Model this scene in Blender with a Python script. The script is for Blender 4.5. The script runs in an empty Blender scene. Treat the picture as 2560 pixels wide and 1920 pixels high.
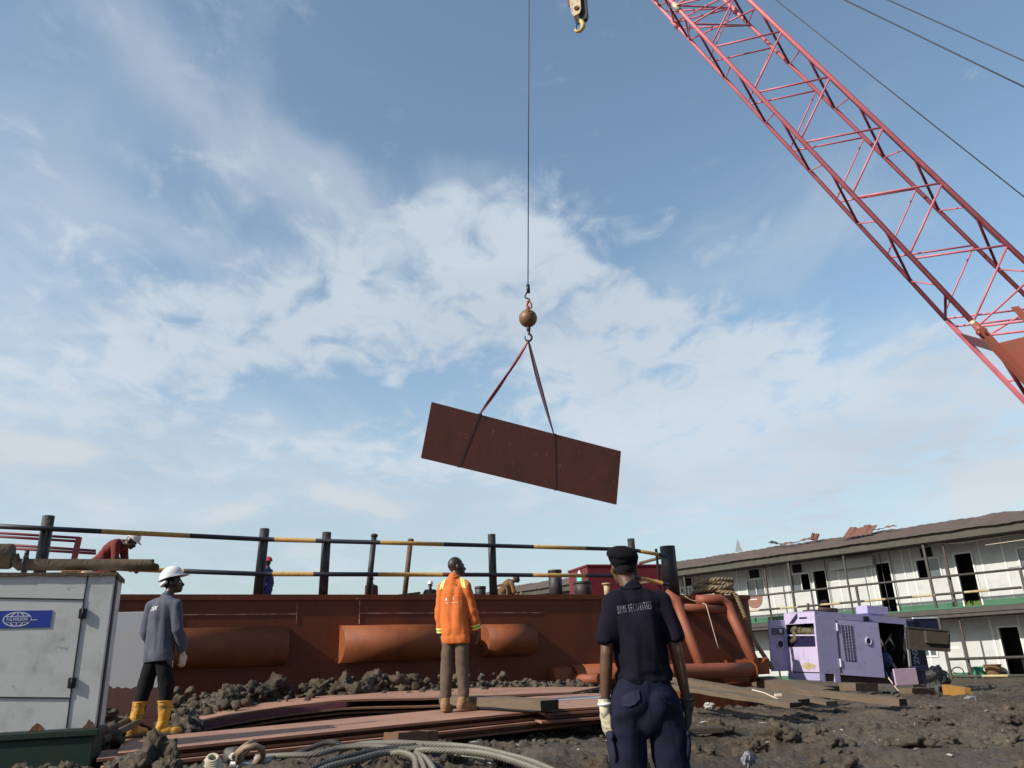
import bpy, bmesh, math, random
import numpy as np
from mathutils import Vector, Matrix, noise, Euler
from mathutils.bvhtree import BVHTree
random.seed(7)
S = bpy.context.scene
COL = S.collection
V = Vector
# ------------------------------------------------------------------ camera
FPX = 1950.0            # focal length in pixels of a 2560 px wide frame
PITCH = math.radians(19.8); ROLL = math.radians(2.35); CZ = 1.08
_U = V((0, -math.sin(PITCH), math.cos(PITCH))); _R = V((1, 0, 0))
FW = V((0, math.cos(PITCH), math.sin(PITCH)))
CR = _R*math.cos(ROLL) - _U*math.sin(ROLL); CU = _R*math.sin(ROLL) + _U*math.cos(ROLL)
CAM = V((0, 0, CZ))
cd = bpy.data.cameras.new('camera'); co = bpy.data.objects.new('camera', cd); COL.objects.link(co)
M = Matrix((CR, CU, -FW)).transposed().to_4x4(); M.translation = CAM
co.matrix_world = M
cd.sensor_width = 36; cd.lens = 36*FPX/2560; cd.clip_start = .05; cd.clip_end = 3000
S.camera = co
S.render.resolution_x = 1024; S.render.resolution_y = 768
# ------------------------------------------------------------------ sun, sky, exposure
SUN = V((-.70, -.43, .56)).normalized()      # towards the sun
SUN_EL = math.asin(SUN.z); SUN_AZ = math.atan2(SUN.x, SUN.y)
sl = bpy.data.lights.new('sun', 'SUN'); sl.energy = 5.0; sl.angle = math.radians(.6); sl.color = (1, .93, .82)
so = bpy.data.objects.new('sun', sl); COL.objects.link(so); so.rotation_euler = (-SUN).to_track_quat('-Z', 'Y').to_euler()
S.view_settings.view_transform = 'Standard'; S.view_settings.look = 'None'
S.view_settings.exposure = 0.0; S.view_settings.gamma = 1; S.view_settings.use_curve_mapping = False
W = bpy.data.worlds.new("World"); S.world = W; W.use_nodes = True
def sky_world():
    nt = W.node_tree; N = nt.nodes; L = nt.links; N.clear()
    def nd(t, **k):
        n = N.new(t)
        for a, b in k.items(): setattr(n, a, b)
        return n
    def mth(op, a, b=None, c=None, clamp=False):
        n = nd('ShaderNodeMath', operation=op, use_clamp=clamp)
        for i, x in enumerate((a, b, c)):
            if x is None: continue
            if isinstance(x, (int, float)): n.inputs[i].default_value = x
            else: L.new(x, n.inputs[i])
        return n.outputs[0]
    sky = nd('ShaderNodeTexSky', sky_type='NISHITA'); sky.sun_disc = False
    sky.sun_elevation = SUN_EL; sky.sun_rotation = SUN_AZ; sky.altitude = 0
    sky.air_density = 1.0; sky.dust_density = 1.6; sky.ozone_density = 1.0
    tc = nd('ShaderNodeTexCoord'); sp = nd('ShaderNodeSeparateXYZ'); L.new(tc.outputs['Generated'], sp.inputs[0])
    X, Y, Z = sp.outputs
    az = mth('ARCTAN2', X, Y); el = mth('ARCSINE', Z)
    # cloud layer coordinates: where the view ray meets a flat layer
    zz = mth('MAXIMUM', mth('ADD', Z, .10), .03)
    cx = mth('DIVIDE', X, zz); cy = mth('DIVIDE', Y, zz)
    cb = nd('ShaderNodeCombineXYZ'); L.new(cx, cb.inputs[0]); L.new(cy, cb.inputs[1])
    def noi(vec, scale, det, rough=.55, dist=0., off=(0, 0, 0), sc=(1, 1, 1), rot=0.):
        mp = nd('ShaderNodeMapping'); mp.inputs['Location'].default_value = off; mp.inputs['Scale'].default_value = sc
        mp.inputs['Rotation'].default_value = (0, 0, rot); L.new(vec, mp.inputs[0])
        n = nd('ShaderNodeTexNoise'); L.new(mp.outputs[0], n.inputs['Vector'])
        n.inputs['Scale'].default_value = scale; n.inputs['Detail'].default_value = det
        n.inputs['Roughness'].default_value = rough; n.inputs['Distortion'].default_value = dist
        return n.outputs['Fac']
    # altocumulus texture, wispy texture, warp
    wv = noi(tc.outputs['Generated'], 4.0, 3, .5, 0, (3.1, 1.2, 0)); wv2 = noi(tc.outputs['Generated'], 4.0, 3, .5, 0, (9.1, 5.2, 2))
    azw = mth('ADD', az, mth('MULTIPLY', mth('SUBTRACT', wv, .5), .20))
    elw = mth('ADD', el, mth('MULTIPLY', mth('SUBTRACT', wv2, .5), .16))
    def blob(a, e, ra, re, rot, amp):
        # a soft bank of cloud round azimuth a, elevation e (degrees)
        a, e, ra, re = map(math.radians, (a, e, ra, re)); c, s = math.cos(math.radians(rot)), math.sin(math.radians(rot))
        dx = mth('SUBTRACT', azw, a); dy = mth('SUBTRACT', elw, e)
        u = mth('DIVIDE', mth('ADD', mth('MULTIPLY', dx, c), mth('MULTIPLY', dy, s)), ra)
        v = mth('DIVIDE', mth('SUBTRACT', mth('MULTIPLY', dy, c), mth('MULTIPLY', dx, s)), re)
        q = mth('ADD', mth('MULTIPLY', u, u), mth('MULTIPLY', v, v))
        return mth('MULTIPLY', mth('EXPONENT', mth('MULTIPLY', q, -1.0)), amp)
    def total(lst):
        t = None
        for b in lst:
            o = blob(*b); t = o if t is None else mth('ADD', t, o)
        return t
    bank = total(BANKS); veil = total(VEILS); puff = total(PUFFS)
    n1 = noi(cb.outputs[0], 3.4, 8, .56, .25, (1.3, .4, 0), (1, .8, 1), .5)
    n1b = noi(cb.outputs[0], 1.1, 4, .5, .3, (4.3, 2.4, 0))
    n2 = noi(cb.outputs[0], 1.9, 8, .64, .8, (7.3, 3.4, 0), (1.5, .75, 1), -.85)
    n3 = noi(tc.outputs['Generated'], 9, 7, .6, .1, (2, 2, 5), (1, 1, 2.4))
    def ramp(x, lo, hi):
        m = nd('ShaderNodeMapRange', interpolation_type='SMOOTHSTEP'); L.new(x, m.inputs[0])
        m.inputs[1].default_value = lo; m.inputs[2].default_value = hi; return m.outputs[0]
    nf = noi(cb.outputs[0], 7.5, 7, .56, .5, (2.3, 8.4, 0), (1.15, .8, 1), .6)
    n0 = mth('ADD', mth('ADD', mth('MULTIPLY', n1, .80), mth('MULTIPLY', n1b, .30)), mth('MULTIPLY', nf, 1.7))
    d1 = ramp(mth('ADD', n0, mth('MULTIPLY', mth('MINIMUM', bank, 1.15), .47)), 1.44, 2.02)
    d2 = mth('MULTIPLY', ramp(mth('ADD', n2, mth('MULTIPLY', mth('MINIMUM', veil, 1.2), .5)), .50, 1.25), .60)
    d3 = mth('MULTIPLY', ramp(mth('ADD', n3, mth('MULTIPLY', puff, .5)), .58, 1.02), .88)
    dens = mth('SUBTRACT', 1.0, mth('MULTIPLY', mth('MULTIPLY', mth('SUBTRACT', 1., d1), mth('SUBTRACT', 1., d2)), mth('SUBTRACT', 1., d3)))
    # horizon haze
    hz = ramp(el, math.radians(26), math.radians(0)); 
    mixh = nd('ShaderNodeMix', data_type='RGBA'); L.new(mth('MULTIPLY', hz, .60), mixh.inputs[0])
    tint = nd('ShaderNodeMix', data_type='RGBA', blend_type='MULTIPLY'); tint.inputs[0].default_value = 1
    L.new(sky.outputs[0], tint.inputs[6]); tint.inputs[7].default_value = SKY_TINT
    L.new(tint.outputs[2], mixh.inputs[6]); mixh.inputs[7].default_value = HAZE_COL
    mixc = nd('ShaderNodeMix', data_type='RGBA'); L.new(mth('MULTIPLY', dens, .93), mixc.inputs[0])
    L.new(mixh.outputs[2], mixc.inputs[6])
    # clouds a little darker where they are thick and low
    cc = nd('ShaderNodeMix', data_type='RGBA'); L.new(ramp(n1b, .3, .7), cc.inputs[0])
    cc.inputs[6].default_value = CLOUD_A; cc.inputs[7].default_value = CLOUD_B
    warm = nd('ShaderNodeMix', data_type='RGBA'); L.new(mth('MULTIPLY', d3, .7), warm.inputs[0]); L.new(cc.outputs[2], warm.inputs[6]); warm.inputs[7].default_value = CLOUD_W
    L.new(warm.outputs[2], mixc.inputs[7])
    # sky dimmed behind the camera, added to lower the fill light in shade
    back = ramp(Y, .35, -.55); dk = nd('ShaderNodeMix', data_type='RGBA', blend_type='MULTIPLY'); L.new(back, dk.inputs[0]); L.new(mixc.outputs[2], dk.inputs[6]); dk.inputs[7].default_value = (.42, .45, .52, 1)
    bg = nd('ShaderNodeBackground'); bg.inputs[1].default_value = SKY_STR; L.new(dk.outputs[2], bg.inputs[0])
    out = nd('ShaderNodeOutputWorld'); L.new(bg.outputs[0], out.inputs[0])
SKY_STR = .15
SKY_TINT = (1.34, 1.38, 1.26, 1)
HAZE_COL = (2.75, 3.25, 3.65, 1)
CLOUD_A = (3.7, 4.2, 4.75, 1); CLOUD_B = (4.3, 4.85, 5.4, 1); CLOUD_W = (4.7, 4.9, 5.05, 1)
def _sky(x, y, rx, ry, rot, amp):
    """cloud bank given by where it is seen from the yard -> azimuth, elevation, radii (degrees)"""
    x *= 2560/2212; y *= 2560/2212; d = FW + CR*((x-1280)/FPX) - CU*((y-960)/FPX); d.normalize()
    return (math.degrees(math.atan2(d.x, d.y)), math.degrees(math.asin(d.z)), rx*.041, ry*.043, rot, amp)
BANKS = [_sky(*b) for b in [(1010, 560, 230, 110, 0, 1.15), (720, 640, 300, 90, 22, 1.0), (330, 760, 320, 90, 18, .85), (1280, 690, 240, 120, -30, 1.15), (1470, 810, 190, 130, -55, 1.05), (1675, 770, 60, 60, 0, .9),
         (1080, 720, 330, 90, 0, .55), (1330, 920, 300, 120, 0, .85), (1960, 850, 260, 70, 18, 1.3), (1900, 960, 300, 60, 6, .7), (860, 800, 170, 34, -5, -.50), (560, 900, 150, 40, 0, -.35), (800, 980, 420, 60, 4, .65), (250, 900, 260, 70, 0, .3), (1120, 870, 160, 50, 0, -.2), (1500, 1020, 300, 50, 0, .45), (1300, 180, 500, 150, 0, -.9), (1900, 350, 330, 230, -30, -.7)]]
VEILS = [_sky(*b) for b in [(380, 120, 330, 70, -30, 1.0), (690, 330, 260, 60, -48, 1.1), (150, 330, 220, 180, 0, .75), (60, 800, 300, 260, 0, .9), (560, 560, 260, 50, 0, .5), (1100, 1060, 1700, 130, 0, 1.1), (1700, 540, 260, 45, 12, .8), (1450, 560, 200, 60, 20, .5), (2050, 720, 200, 60, 20, .6), (1020, 420, 160, 60, 0, .8), (1300, 150, 420, 150, 0, -.5), (950, 120, 260, 120, 0, -.5)]]
PUFFS = [_sky(*b) for b in [(60, 970, 110, 38, 0, 1.1), (120, 1100, 110, 30, 0, .7), (740, 1085, 110, 26, 0, 1.0), (500, 1125, 90, 26, 0, .8), (2150, 1020, 110, 46, 10, 1.2), (720, 1215, 90, 30, 0, .7), (1120, 1110, 60, 22, 0, .5), (1560, 1180, 120, 18, 0, .3)]]
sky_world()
# ------------------------------------------------------------------ pixel rays (2560 x 1920 frame) -> world points
def ray(x, y): return FW + CR*((x-1280)/FPX) - CU*((y-960)/FPX)
def PY(x, y, Y): d = ray(x, y); return CAM + d*(Y/d.y)
def PZ(x, y, z): d = ray(x, y); return CAM + d*((z-CZ)/d.z)
def PN(x, y, p0, n): d = ray(x, y); return CAM + d*((p0-CAM).dot(n)/d.dot(n))
# ------------------------------------------------------------------ materials
MATS = {}
def mat(name, col, rough=.7, metal=0., var=.15, vs=6., dirt=None, dirt_amt=0., ds=2.5, bump=.0, bs=40., spec=.5, stretch=(1, 1, 1), dirt_lo=.5, dirt_hi=.68, spot=None, spot_amt=0., spot_s=30.):
    """procedural paint / metal / cloth: base colour with mottling, stains of `dirt`, small `spot` marks and bump"""
    if name in MATS: return MATS[name]
    m = bpy.data.materials.new(name); m.use_nodes = True; nt = m.node_tree; N = nt.nodes; L = nt.links
    b = N['Principled BSDF']; b.inputs['Roughness'].default_value = rough; b.inputs['Metallic'].default_value = metal
    b.inputs['Specular IOR Level'].default_value = spec
    tc = N.new('ShaderNodeTexCoord'); mp = N.new('ShaderNodeMapping'); mp.inputs['Scale'].default_value = stretch
    L.new(tc.outputs['Object'], mp.inputs[0])
    def noi(s, d, r=.6):
        n = N.new('ShaderNodeTexNoise'); n.inputs['Scale'].default_value = s; n.inputs['Detail'].default_value = d
        n.inputs['Roughness'].default_value = r; L.new(mp.outputs[0], n.inputs['Vector']); return n.outputs['Fac']
    c = list(col)[:3]
    mx = N.new('ShaderNodeMix'); mx.data_type = 'RGBA'; L.new(noi(vs, 6), mx.inputs[0])
    mx.inputs[6].default_value = [x*(1-var*1.6) for x in c]+[1]; mx.inputs[7].default_value = [min(1, x*(1+var*1.6)) for x in c]+[1]
    o = mx.outputs[2]
    def layer(o, colr, amt, s, lo, hi):
        mr = N.new('ShaderNodeMapRange'); L.new(noi(s, 8, .65), mr.inputs[0]); mr.inputs[1].default_value = lo; mr.inputs[2].default_value = hi
        mr.inputs[4].default_value = amt
        m2 = N.new('ShaderNodeMix'); m2.data_type = 'RGBA'; L.new(mr.outputs[0], m2.inputs[0]); L.new(o, m2.inputs[6]); m2.inputs[7].default_value = list(colr)[:3]+[1]
        return m2.outputs[2]
    if dirt: o = layer(o, dirt, dirt_amt, ds, dirt_lo, dirt_hi)
    if spot: o = layer(o, spot, spot_amt, spot_s, .60, .68)
    L.new(o, b.inputs['Base Color'])
    if bump:
        bp = N.new('ShaderNodeBump'); bp.inputs['Strength'].default_value = bump; bp.inputs['Distance'].default_value = .02
        L.new(noi(bs, 6), bp.inputs['Height']); L.new(bp.outputs[0], b.inputs['Normal'])
    MATS[name] = m; return m
MUD = (.075, .056, .038)
def M_(n): return MATS[n]
mat('hull', (.145, .031, .0055), .62, var=.22, vs=.7, stretch=(1.5, 1.5, .4), dirt=(.075, .017, .006), dirt_amt=.75, ds=.8, bump=.15, bs=6, spot=(.26, .09, .05), spot_amt=.5, spot_s=9)
mat('hull_orange', (.235, .062, .017), .68, var=.18, vs=2, dirt=(.13, .035, .012), dirt_amt=.7, ds=1.9, bump=.15, bs=12, spot=(.12, .04, .02), spot_amt=.7, spot_s=12)
mat('hull_light', (.27, .078, .040), .62, var=.12, vs=3, dirt=(.21, .06, .03), dirt_amt=.6, ds=2, bump=.1, bs=15)
mat('seam', (.62, .42, .34), .6, var=.3, vs=8, dirt=(.30, .06, .025), dirt_amt=.9, ds=4, dirt_lo=.42, dirt_hi=.55)
mat('deck', (.22, .07, .05), .7, dirt=(.08, .05, .04), dirt_amt=.6)
mat('black_paint', (.022, .021, .022), .55, var=.3, vs=9, dirt=(.10, .09, .075), dirt_amt=.6, ds=6, bump=.3, bs=30)
mat('black_rail', (.018, .020, .034), .5, var=.2, vs=9)
mat('yellow_rail', (.50, .30, .085), .55, var=.15, vs=12, dirt=(.28, .15, .05), dirt_amt=.6, ds=9)
mat('brown_post', (.12, .075, .045), .7, var=.3, vs=9)
mat('maroon_rail', (.20, .035, .04), .6)
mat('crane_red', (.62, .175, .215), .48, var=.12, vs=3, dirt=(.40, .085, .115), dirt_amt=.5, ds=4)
mat('crane_dark', (.20, .035, .060), .5, var=.15, vs=4)  # darkened boom red: shade of the side diagonals put into the colour
mat('crane_orange', (.29, .075, .045), .5, var=.15, vs=2, dirt=(.22, .09, .05), dirt_amt=.7, ds=3)
mat('steel_dark', (.03, .03, .035), .5, .3)
mat('wire', (.04, .042, .05), .55, .4)
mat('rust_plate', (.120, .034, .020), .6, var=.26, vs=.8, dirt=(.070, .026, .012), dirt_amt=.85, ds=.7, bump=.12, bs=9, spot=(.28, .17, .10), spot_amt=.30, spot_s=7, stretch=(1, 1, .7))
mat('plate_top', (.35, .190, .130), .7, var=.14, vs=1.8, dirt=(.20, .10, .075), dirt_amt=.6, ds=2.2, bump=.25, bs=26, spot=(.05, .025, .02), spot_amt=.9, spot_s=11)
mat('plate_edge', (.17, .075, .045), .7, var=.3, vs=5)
mat('plate_purple', (.115, .035, .05), .5, var=.2, vs=3)
mat('ball', (.20, .115, .055), .5, .2, var=.2, vs=8, dirt=(.07, .04, .03), dirt_amt=.7, ds=7)
mat('rust_plate_dark', (.075, .026, .022), .7, var=.2)
mat('sling', (.30, .075, .08), .8, var=.2, vs=12, dirt=(.10, .03, .04), dirt_amt=.6, ds=5)
mat('sling_dark', (.055, .03, .05), .8)
mat('hook_yellow', (.62, .44, .16), .45, .0, var=.15, vs=14, dirt=(.25, .17, .08), dirt_amt=.6, ds=14)
mat('hook_block', (.62, .54, .36), .45, var=.2, vs=10, dirt=(.28, .16, .08), dirt_amt=.8, ds=9, dirt_lo=.45, dirt_hi=.6)
mat('white_paint', (.62, .62, .60), .5, var=.05, vs=2.5, dirt=(.31, .31, .29), dirt_amt=.5, ds=3, spot=(.15, .15, .13), spot_amt=.55, spot_s=7, bump=.05, bs=20)
mat('grey_panel', (.36, .37, .40), .6, var=.06, vs=3, dirt=(.34, .33, .34), dirt_amt=.5, ds=3)
mat('rust', (.16, .075, .035), .85, var=.35, vs=9, bump=.3)
mat('rust_mud', (.115, .080, .048), .85, var=.3, vs=7, dirt=(.07, .05, .035), dirt_amt=.8, ds=5, bump=.5, bs=25)
mat('green_base', (.006, .028, .017), .6, var=.2, vs=4, dirt=(.03, .03, .02), dirt_amt=.6, ds=3)
mat('black_rubber', (.012, .012, .013), .6)
mat('label_blue', (.020, .045, .33), .5, var=.08)
mat('label_white', (.62, .65, .70), .6, var=.08)
mat('skin', (.050, .026, .016), .45, var=.18, vs=14, spec=.6, bump=.05, bs=120)
mat('skin_light', (.105, .052, .030), .5, var=.18, vs=12, bump=.05, bs=90)
mat('hair', (.008, .007, .007), .95, bump=.6, bs=260)
mat('navy_shirt', (.0062, .0052, .0135), .92, var=.22, vs=8, bump=.12, bs=160, spec=.2)
mat('navy_pants', (.0095, .0115, .028), .9, var=.22, vs=7, bump=.12, bs=160, spec=.2)
mat('navy_pocket', (.020, .021, .044), .9, var=.15, vs=8, spec=.2)
mat('cap_black', (.010, .009, .012), .95, var=.2, bump=.2, bs=150, spec=.1)
mat('orange_cloth', (.62, .165, .045), .88, var=.08, vs=6, dirt=(.55, .13, .035), dirt_amt=.5, ds=4, bump=.1, bs=140, spec=.2)
mat('hi_vis', (.85, .88, .22), .45, var=.06)
mat('hi_vis_grey', (.30, .36, .10), .5, var=.06)
mat('khaki', (.120, .086, .062), .9, var=.15, vs=8, bump=.12, bs=140, spec=.2)
mat('boot_tan', (.27, .155, .075), .8, var=.25, vs=12, dirt=(.12, .08, .05), dirt_amt=.7, ds=9, bump=.3, bs=60)
mat('boot_yellow', (.60, .31, .030), .55, var=.15, vs=8, dirt=(.17, .11, .05), dirt_amt=.9, ds=9, dirt_lo=.46, dirt_hi=.62)
mat('boot_sole', (.16, .11, .06), .9, var=.3, vs=12)
mat('grey_jacket', (.088, .095, .130), .85, var=.14, vs=6, bump=.12, bs=140, spec=.25)
mat('black_cloth', (.010, .010, .012), .9, bump=.1, bs=120, spec=.2)
mat('helmet', (.74, .76, .77), .4, var=.05, vs=12, dirt=(.5, .48, .44), dirt_amt=.5, ds=12)
mat('glove', (.58, .52, .38), .85, var=.15, vs=18, dirt=(.28, .24, .17), dirt_amt=.8, ds=14)
mat('glove_dark', (.05, .045, .04), .9)
mat('red_cloth', (.15, .022, .018), .88, var=.2, vs=8)
mat('blue_cloth', (.018, .035, .13), .88); mat('red_cap', (.42, .04, .05), .8)
mat('brown_cloth', (.16, .085, .035), .9, var=.25, vs=8); mat('dark_brown_cloth', (.06, .03, .025), .9)
mat('eye_white', (.6, .58, .55), .3)
mat('purple', (.39, .36, .58), .6, var=.08, vs=3, dirt=(.27, .25, .40), dirt_amt=.5, ds=3, spot=(.08, .08, .16), spot_amt=.5, spot_s=7)
mat('purple_light', (.52, .45, .64), .55, var=.06, vs=3, dirt=(.30, .25, .42), dirt_amt=.6, ds=5)  # paler copy of purple: sunlit tone of the end wall put into the colour
mat('navy_paint', (.010, .010, .045), .5, var=.15)
mat('pink_block', (.50, .36, .46), .7, var=.06, dirt=(.35, .25, .30), dirt_amt=.5)
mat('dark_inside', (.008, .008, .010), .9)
mat('engine', (.10, .085, .05), .7, var=.4, vs=12, bump=.4, bs=30); mat('engine_blue', (.012, .04, .10), .5)
mat('foam', (.055, .042, .032), .95, var=.3, vs=20, bump=.6, bs=60)
mat('wood', (.135, .100, .066), .85, var=.2, vs=5, stretch=(1, 9, 9), dirt=(.09, .06, .04), dirt_amt=.7, ds=2, bump=.4, bs=18)
mat('wood_orange', (.17, .085, .045), .85, var=.2, vs=5, stretch=(1, 9, 9), dirt=(.11, .07, .04), dirt_amt=.7, ds=2, bump=.3, bs=18)
mat('wood_end', (.035, .027, .02), .9)
mat('wall_white', (.52, .54, .525), .6, var=.07, vs=.9, dirt=(.33, .34, .32), dirt_amt=.5, ds=1.6)
mat('frame_white', (.70, .71, .68), .5, var=.05)
mat('dark_steel', (.055, .052, .045), .6, var=.25, vs=6, dirt=(.09, .075, .06), dirt_amt=.6, ds=4)
mat('fascia', (.070, .068, .052), .75, var=.2, vs=3, stretch=(1, 1, 1), dirt=(.05, .05, .045), dirt_amt=.8, ds=2.2)
mat('roof_sheet', (.115, .078, .060), .8, var=.25, vs=1.2, dirt=(.065, .058, .050), dirt_amt=.8, ds=1.3, bump=.2, bs=20)
mat('roof_red', (.19, .088, .062), .7, var=.15, vs=4)
mat('green_skirt', (.045, .15, .085), .7, var=.18, vs=3, dirt=(.03, .08, .05), dirt_amt=.6)
mat('ochre', (.46, .36, .20), .7, var=.15, vs=6, dirt=(.25, .20, .13), dirt_amt=.6, ds=5)
mat('curtain', (.45, .47, .48), .8)
mat('tube_light', (.75, .82, .9), .4)
mat('maroon_post', (.070, .042, .038), .7)
mat('brown_disc', (.24, .12, .085), .7)
mat('green_tub', (.05, .26, .17), .5); mat('beam_orange', (.36, .18, .04), .6, var=.2, dirt=(.3, .17, .07), dirt_amt=.6)
mat('grass', (.10, .17, .035), .8, var=.3)
mat('red_box', (.13, .012, .018), .45, var=.1, vs=2, dirt=(.22, .03, .035), dirt_amt=.5); mat('red_box_light', (.48, .12, .11), .5)
mat('teal', (.12, .62, .50), .6)
mat('rope', (.40, .31, .20), .9, var=.2, vs=14, dirt=(.22, .17, .11), dirt_amt=.6, ds=10, bump=.4, bs=90)
mat('rope_coil', (.25, .19, .11), .95, var=.3, vs=12, dirt=(.12, .10, .06), dirt_amt=.6, ds=8, bump=.5, bs=80)
mat('wire_rope', (.185, .172, .14), .55, .25, var=.2, vs=10, dirt=(.17, .16, .13), dirt_amt=.8, ds=7)
mat('wire_rope_dark', (.075, .072, .065), .6, .2, var=.3, vs=10)
mat('galvanised', (.42, .41, .40), .5, .5, var=.2, vs=12, dirt=(.25, .22, .18), dirt_amt=.6, ds=12)
mat('shackle_tan', (.25, .18, .12), .6, .2, var=.2, vs=12)
mat('twine', (.62, .52, .42), .8)
mat('plastic_scrap', (.38, .36, .33), .6, var=.2)
mat('plastic_grey', (.20, .21, .24), .5, var=.3, vs=9)
def glass_mat():
    m = bpy.data.materials.new('window_glass'); m.use_nodes = True; b = m.node_tree.nodes['Principled BSDF']
    b.inputs['Base Color'].default_value = (.10, .12, .14, 1); b.inputs['Roughness'].default_value = .08; b.inputs['Specular IOR Level'].default_value = .9
    MATS['glass'] = m
glass_mat()
def mud_mat(name='mud', light=1.0):
    m = bpy.data.materials.new(name); m.use_nodes = True; nt = m.node_tree; N = nt.nodes; L = nt.links; b = N['Principled BSDF']
    tc = N.new('ShaderNodeTexCoord')
    def noi(s, d, r=.6, dist=0.):
        n = N.new('ShaderNodeTexNoise'); n.inputs['Scale'].default_value = s; n.inputs['Detail'].default_value = d; n.inputs['Roughness'].default_value = r
        n.inputs['Distortion'].default_value = dist; L.new(tc.outputs['Object'], n.inputs['Vector']); return n.outputs['Fac']
    def mix(f, a, c2):
        x = N.new('ShaderNodeMix'); x.data_type = 'RGBA'; L.new(f, x.inputs[0])
        for i, q in ((6, a), (7, c2)):
            if isinstance(q, tuple): x.inputs[i].default_value = tuple(v*light for v in q)+(1,)
            else: L.new(q, x.inputs[i])
        return x.outputs[2]
    def rng(f, lo, hi, a=0., z=1.):
        r = N.new('ShaderNodeMapRange'); L.new(f, r.inputs[0]); r.inputs[1].default_value = lo; r.inputs[2].default_value = hi; r.inputs[3].default_value = a; r.inputs[4].default_value = z; return r.outputs[0]
    c = mix(rng(noi(1.1, 8, .65), .35, .68), (.042, .031, .021), (.120, .091, .063))
    c = mix(rng(noi(.35, 5), .42, .62, 0, .55), c, (.138, .116, .090))
    c = mix(rng(noi(9, 6, .7), .52, .66, 0, .55), c, (.038, .029, .022))
    c = mix(rng(noi(26, 4, .6), .665, .70, 0, .85), c, (.36, .32, .27))
    c = mix(rng(noi(60, 3, .6), .66, .70, 0, .8), c, (.022, .017, .013))
    L.new(c, b.inputs['Base Color']); L.new(rng(noi(1.7, 4), .45, .66, .95, .48), b.inputs['Roughness']); b.inputs['Specular IOR Level'].default_value = .35
    b1 = N.new('ShaderNodeBump'); b1.inputs['Strength'].default_value = .85; b1.inputs['Distance'].default_value = .03; L.new(noi(22, 9, .7), b1.inputs['Height'])
    b2 = N.new('ShaderNodeBump'); b2.inputs['Strength'].default_value = .5; b2.inputs['Distance'].default_value = .09; L.new(noi(6, 7, .65, .4), b2.inputs['Height']); L.new(b1.outputs[0], b2.inputs['Normal'])
    L.new(b2.outputs[0], b.inputs['Normal']); MATS[name] = m
mud_mat()
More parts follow.
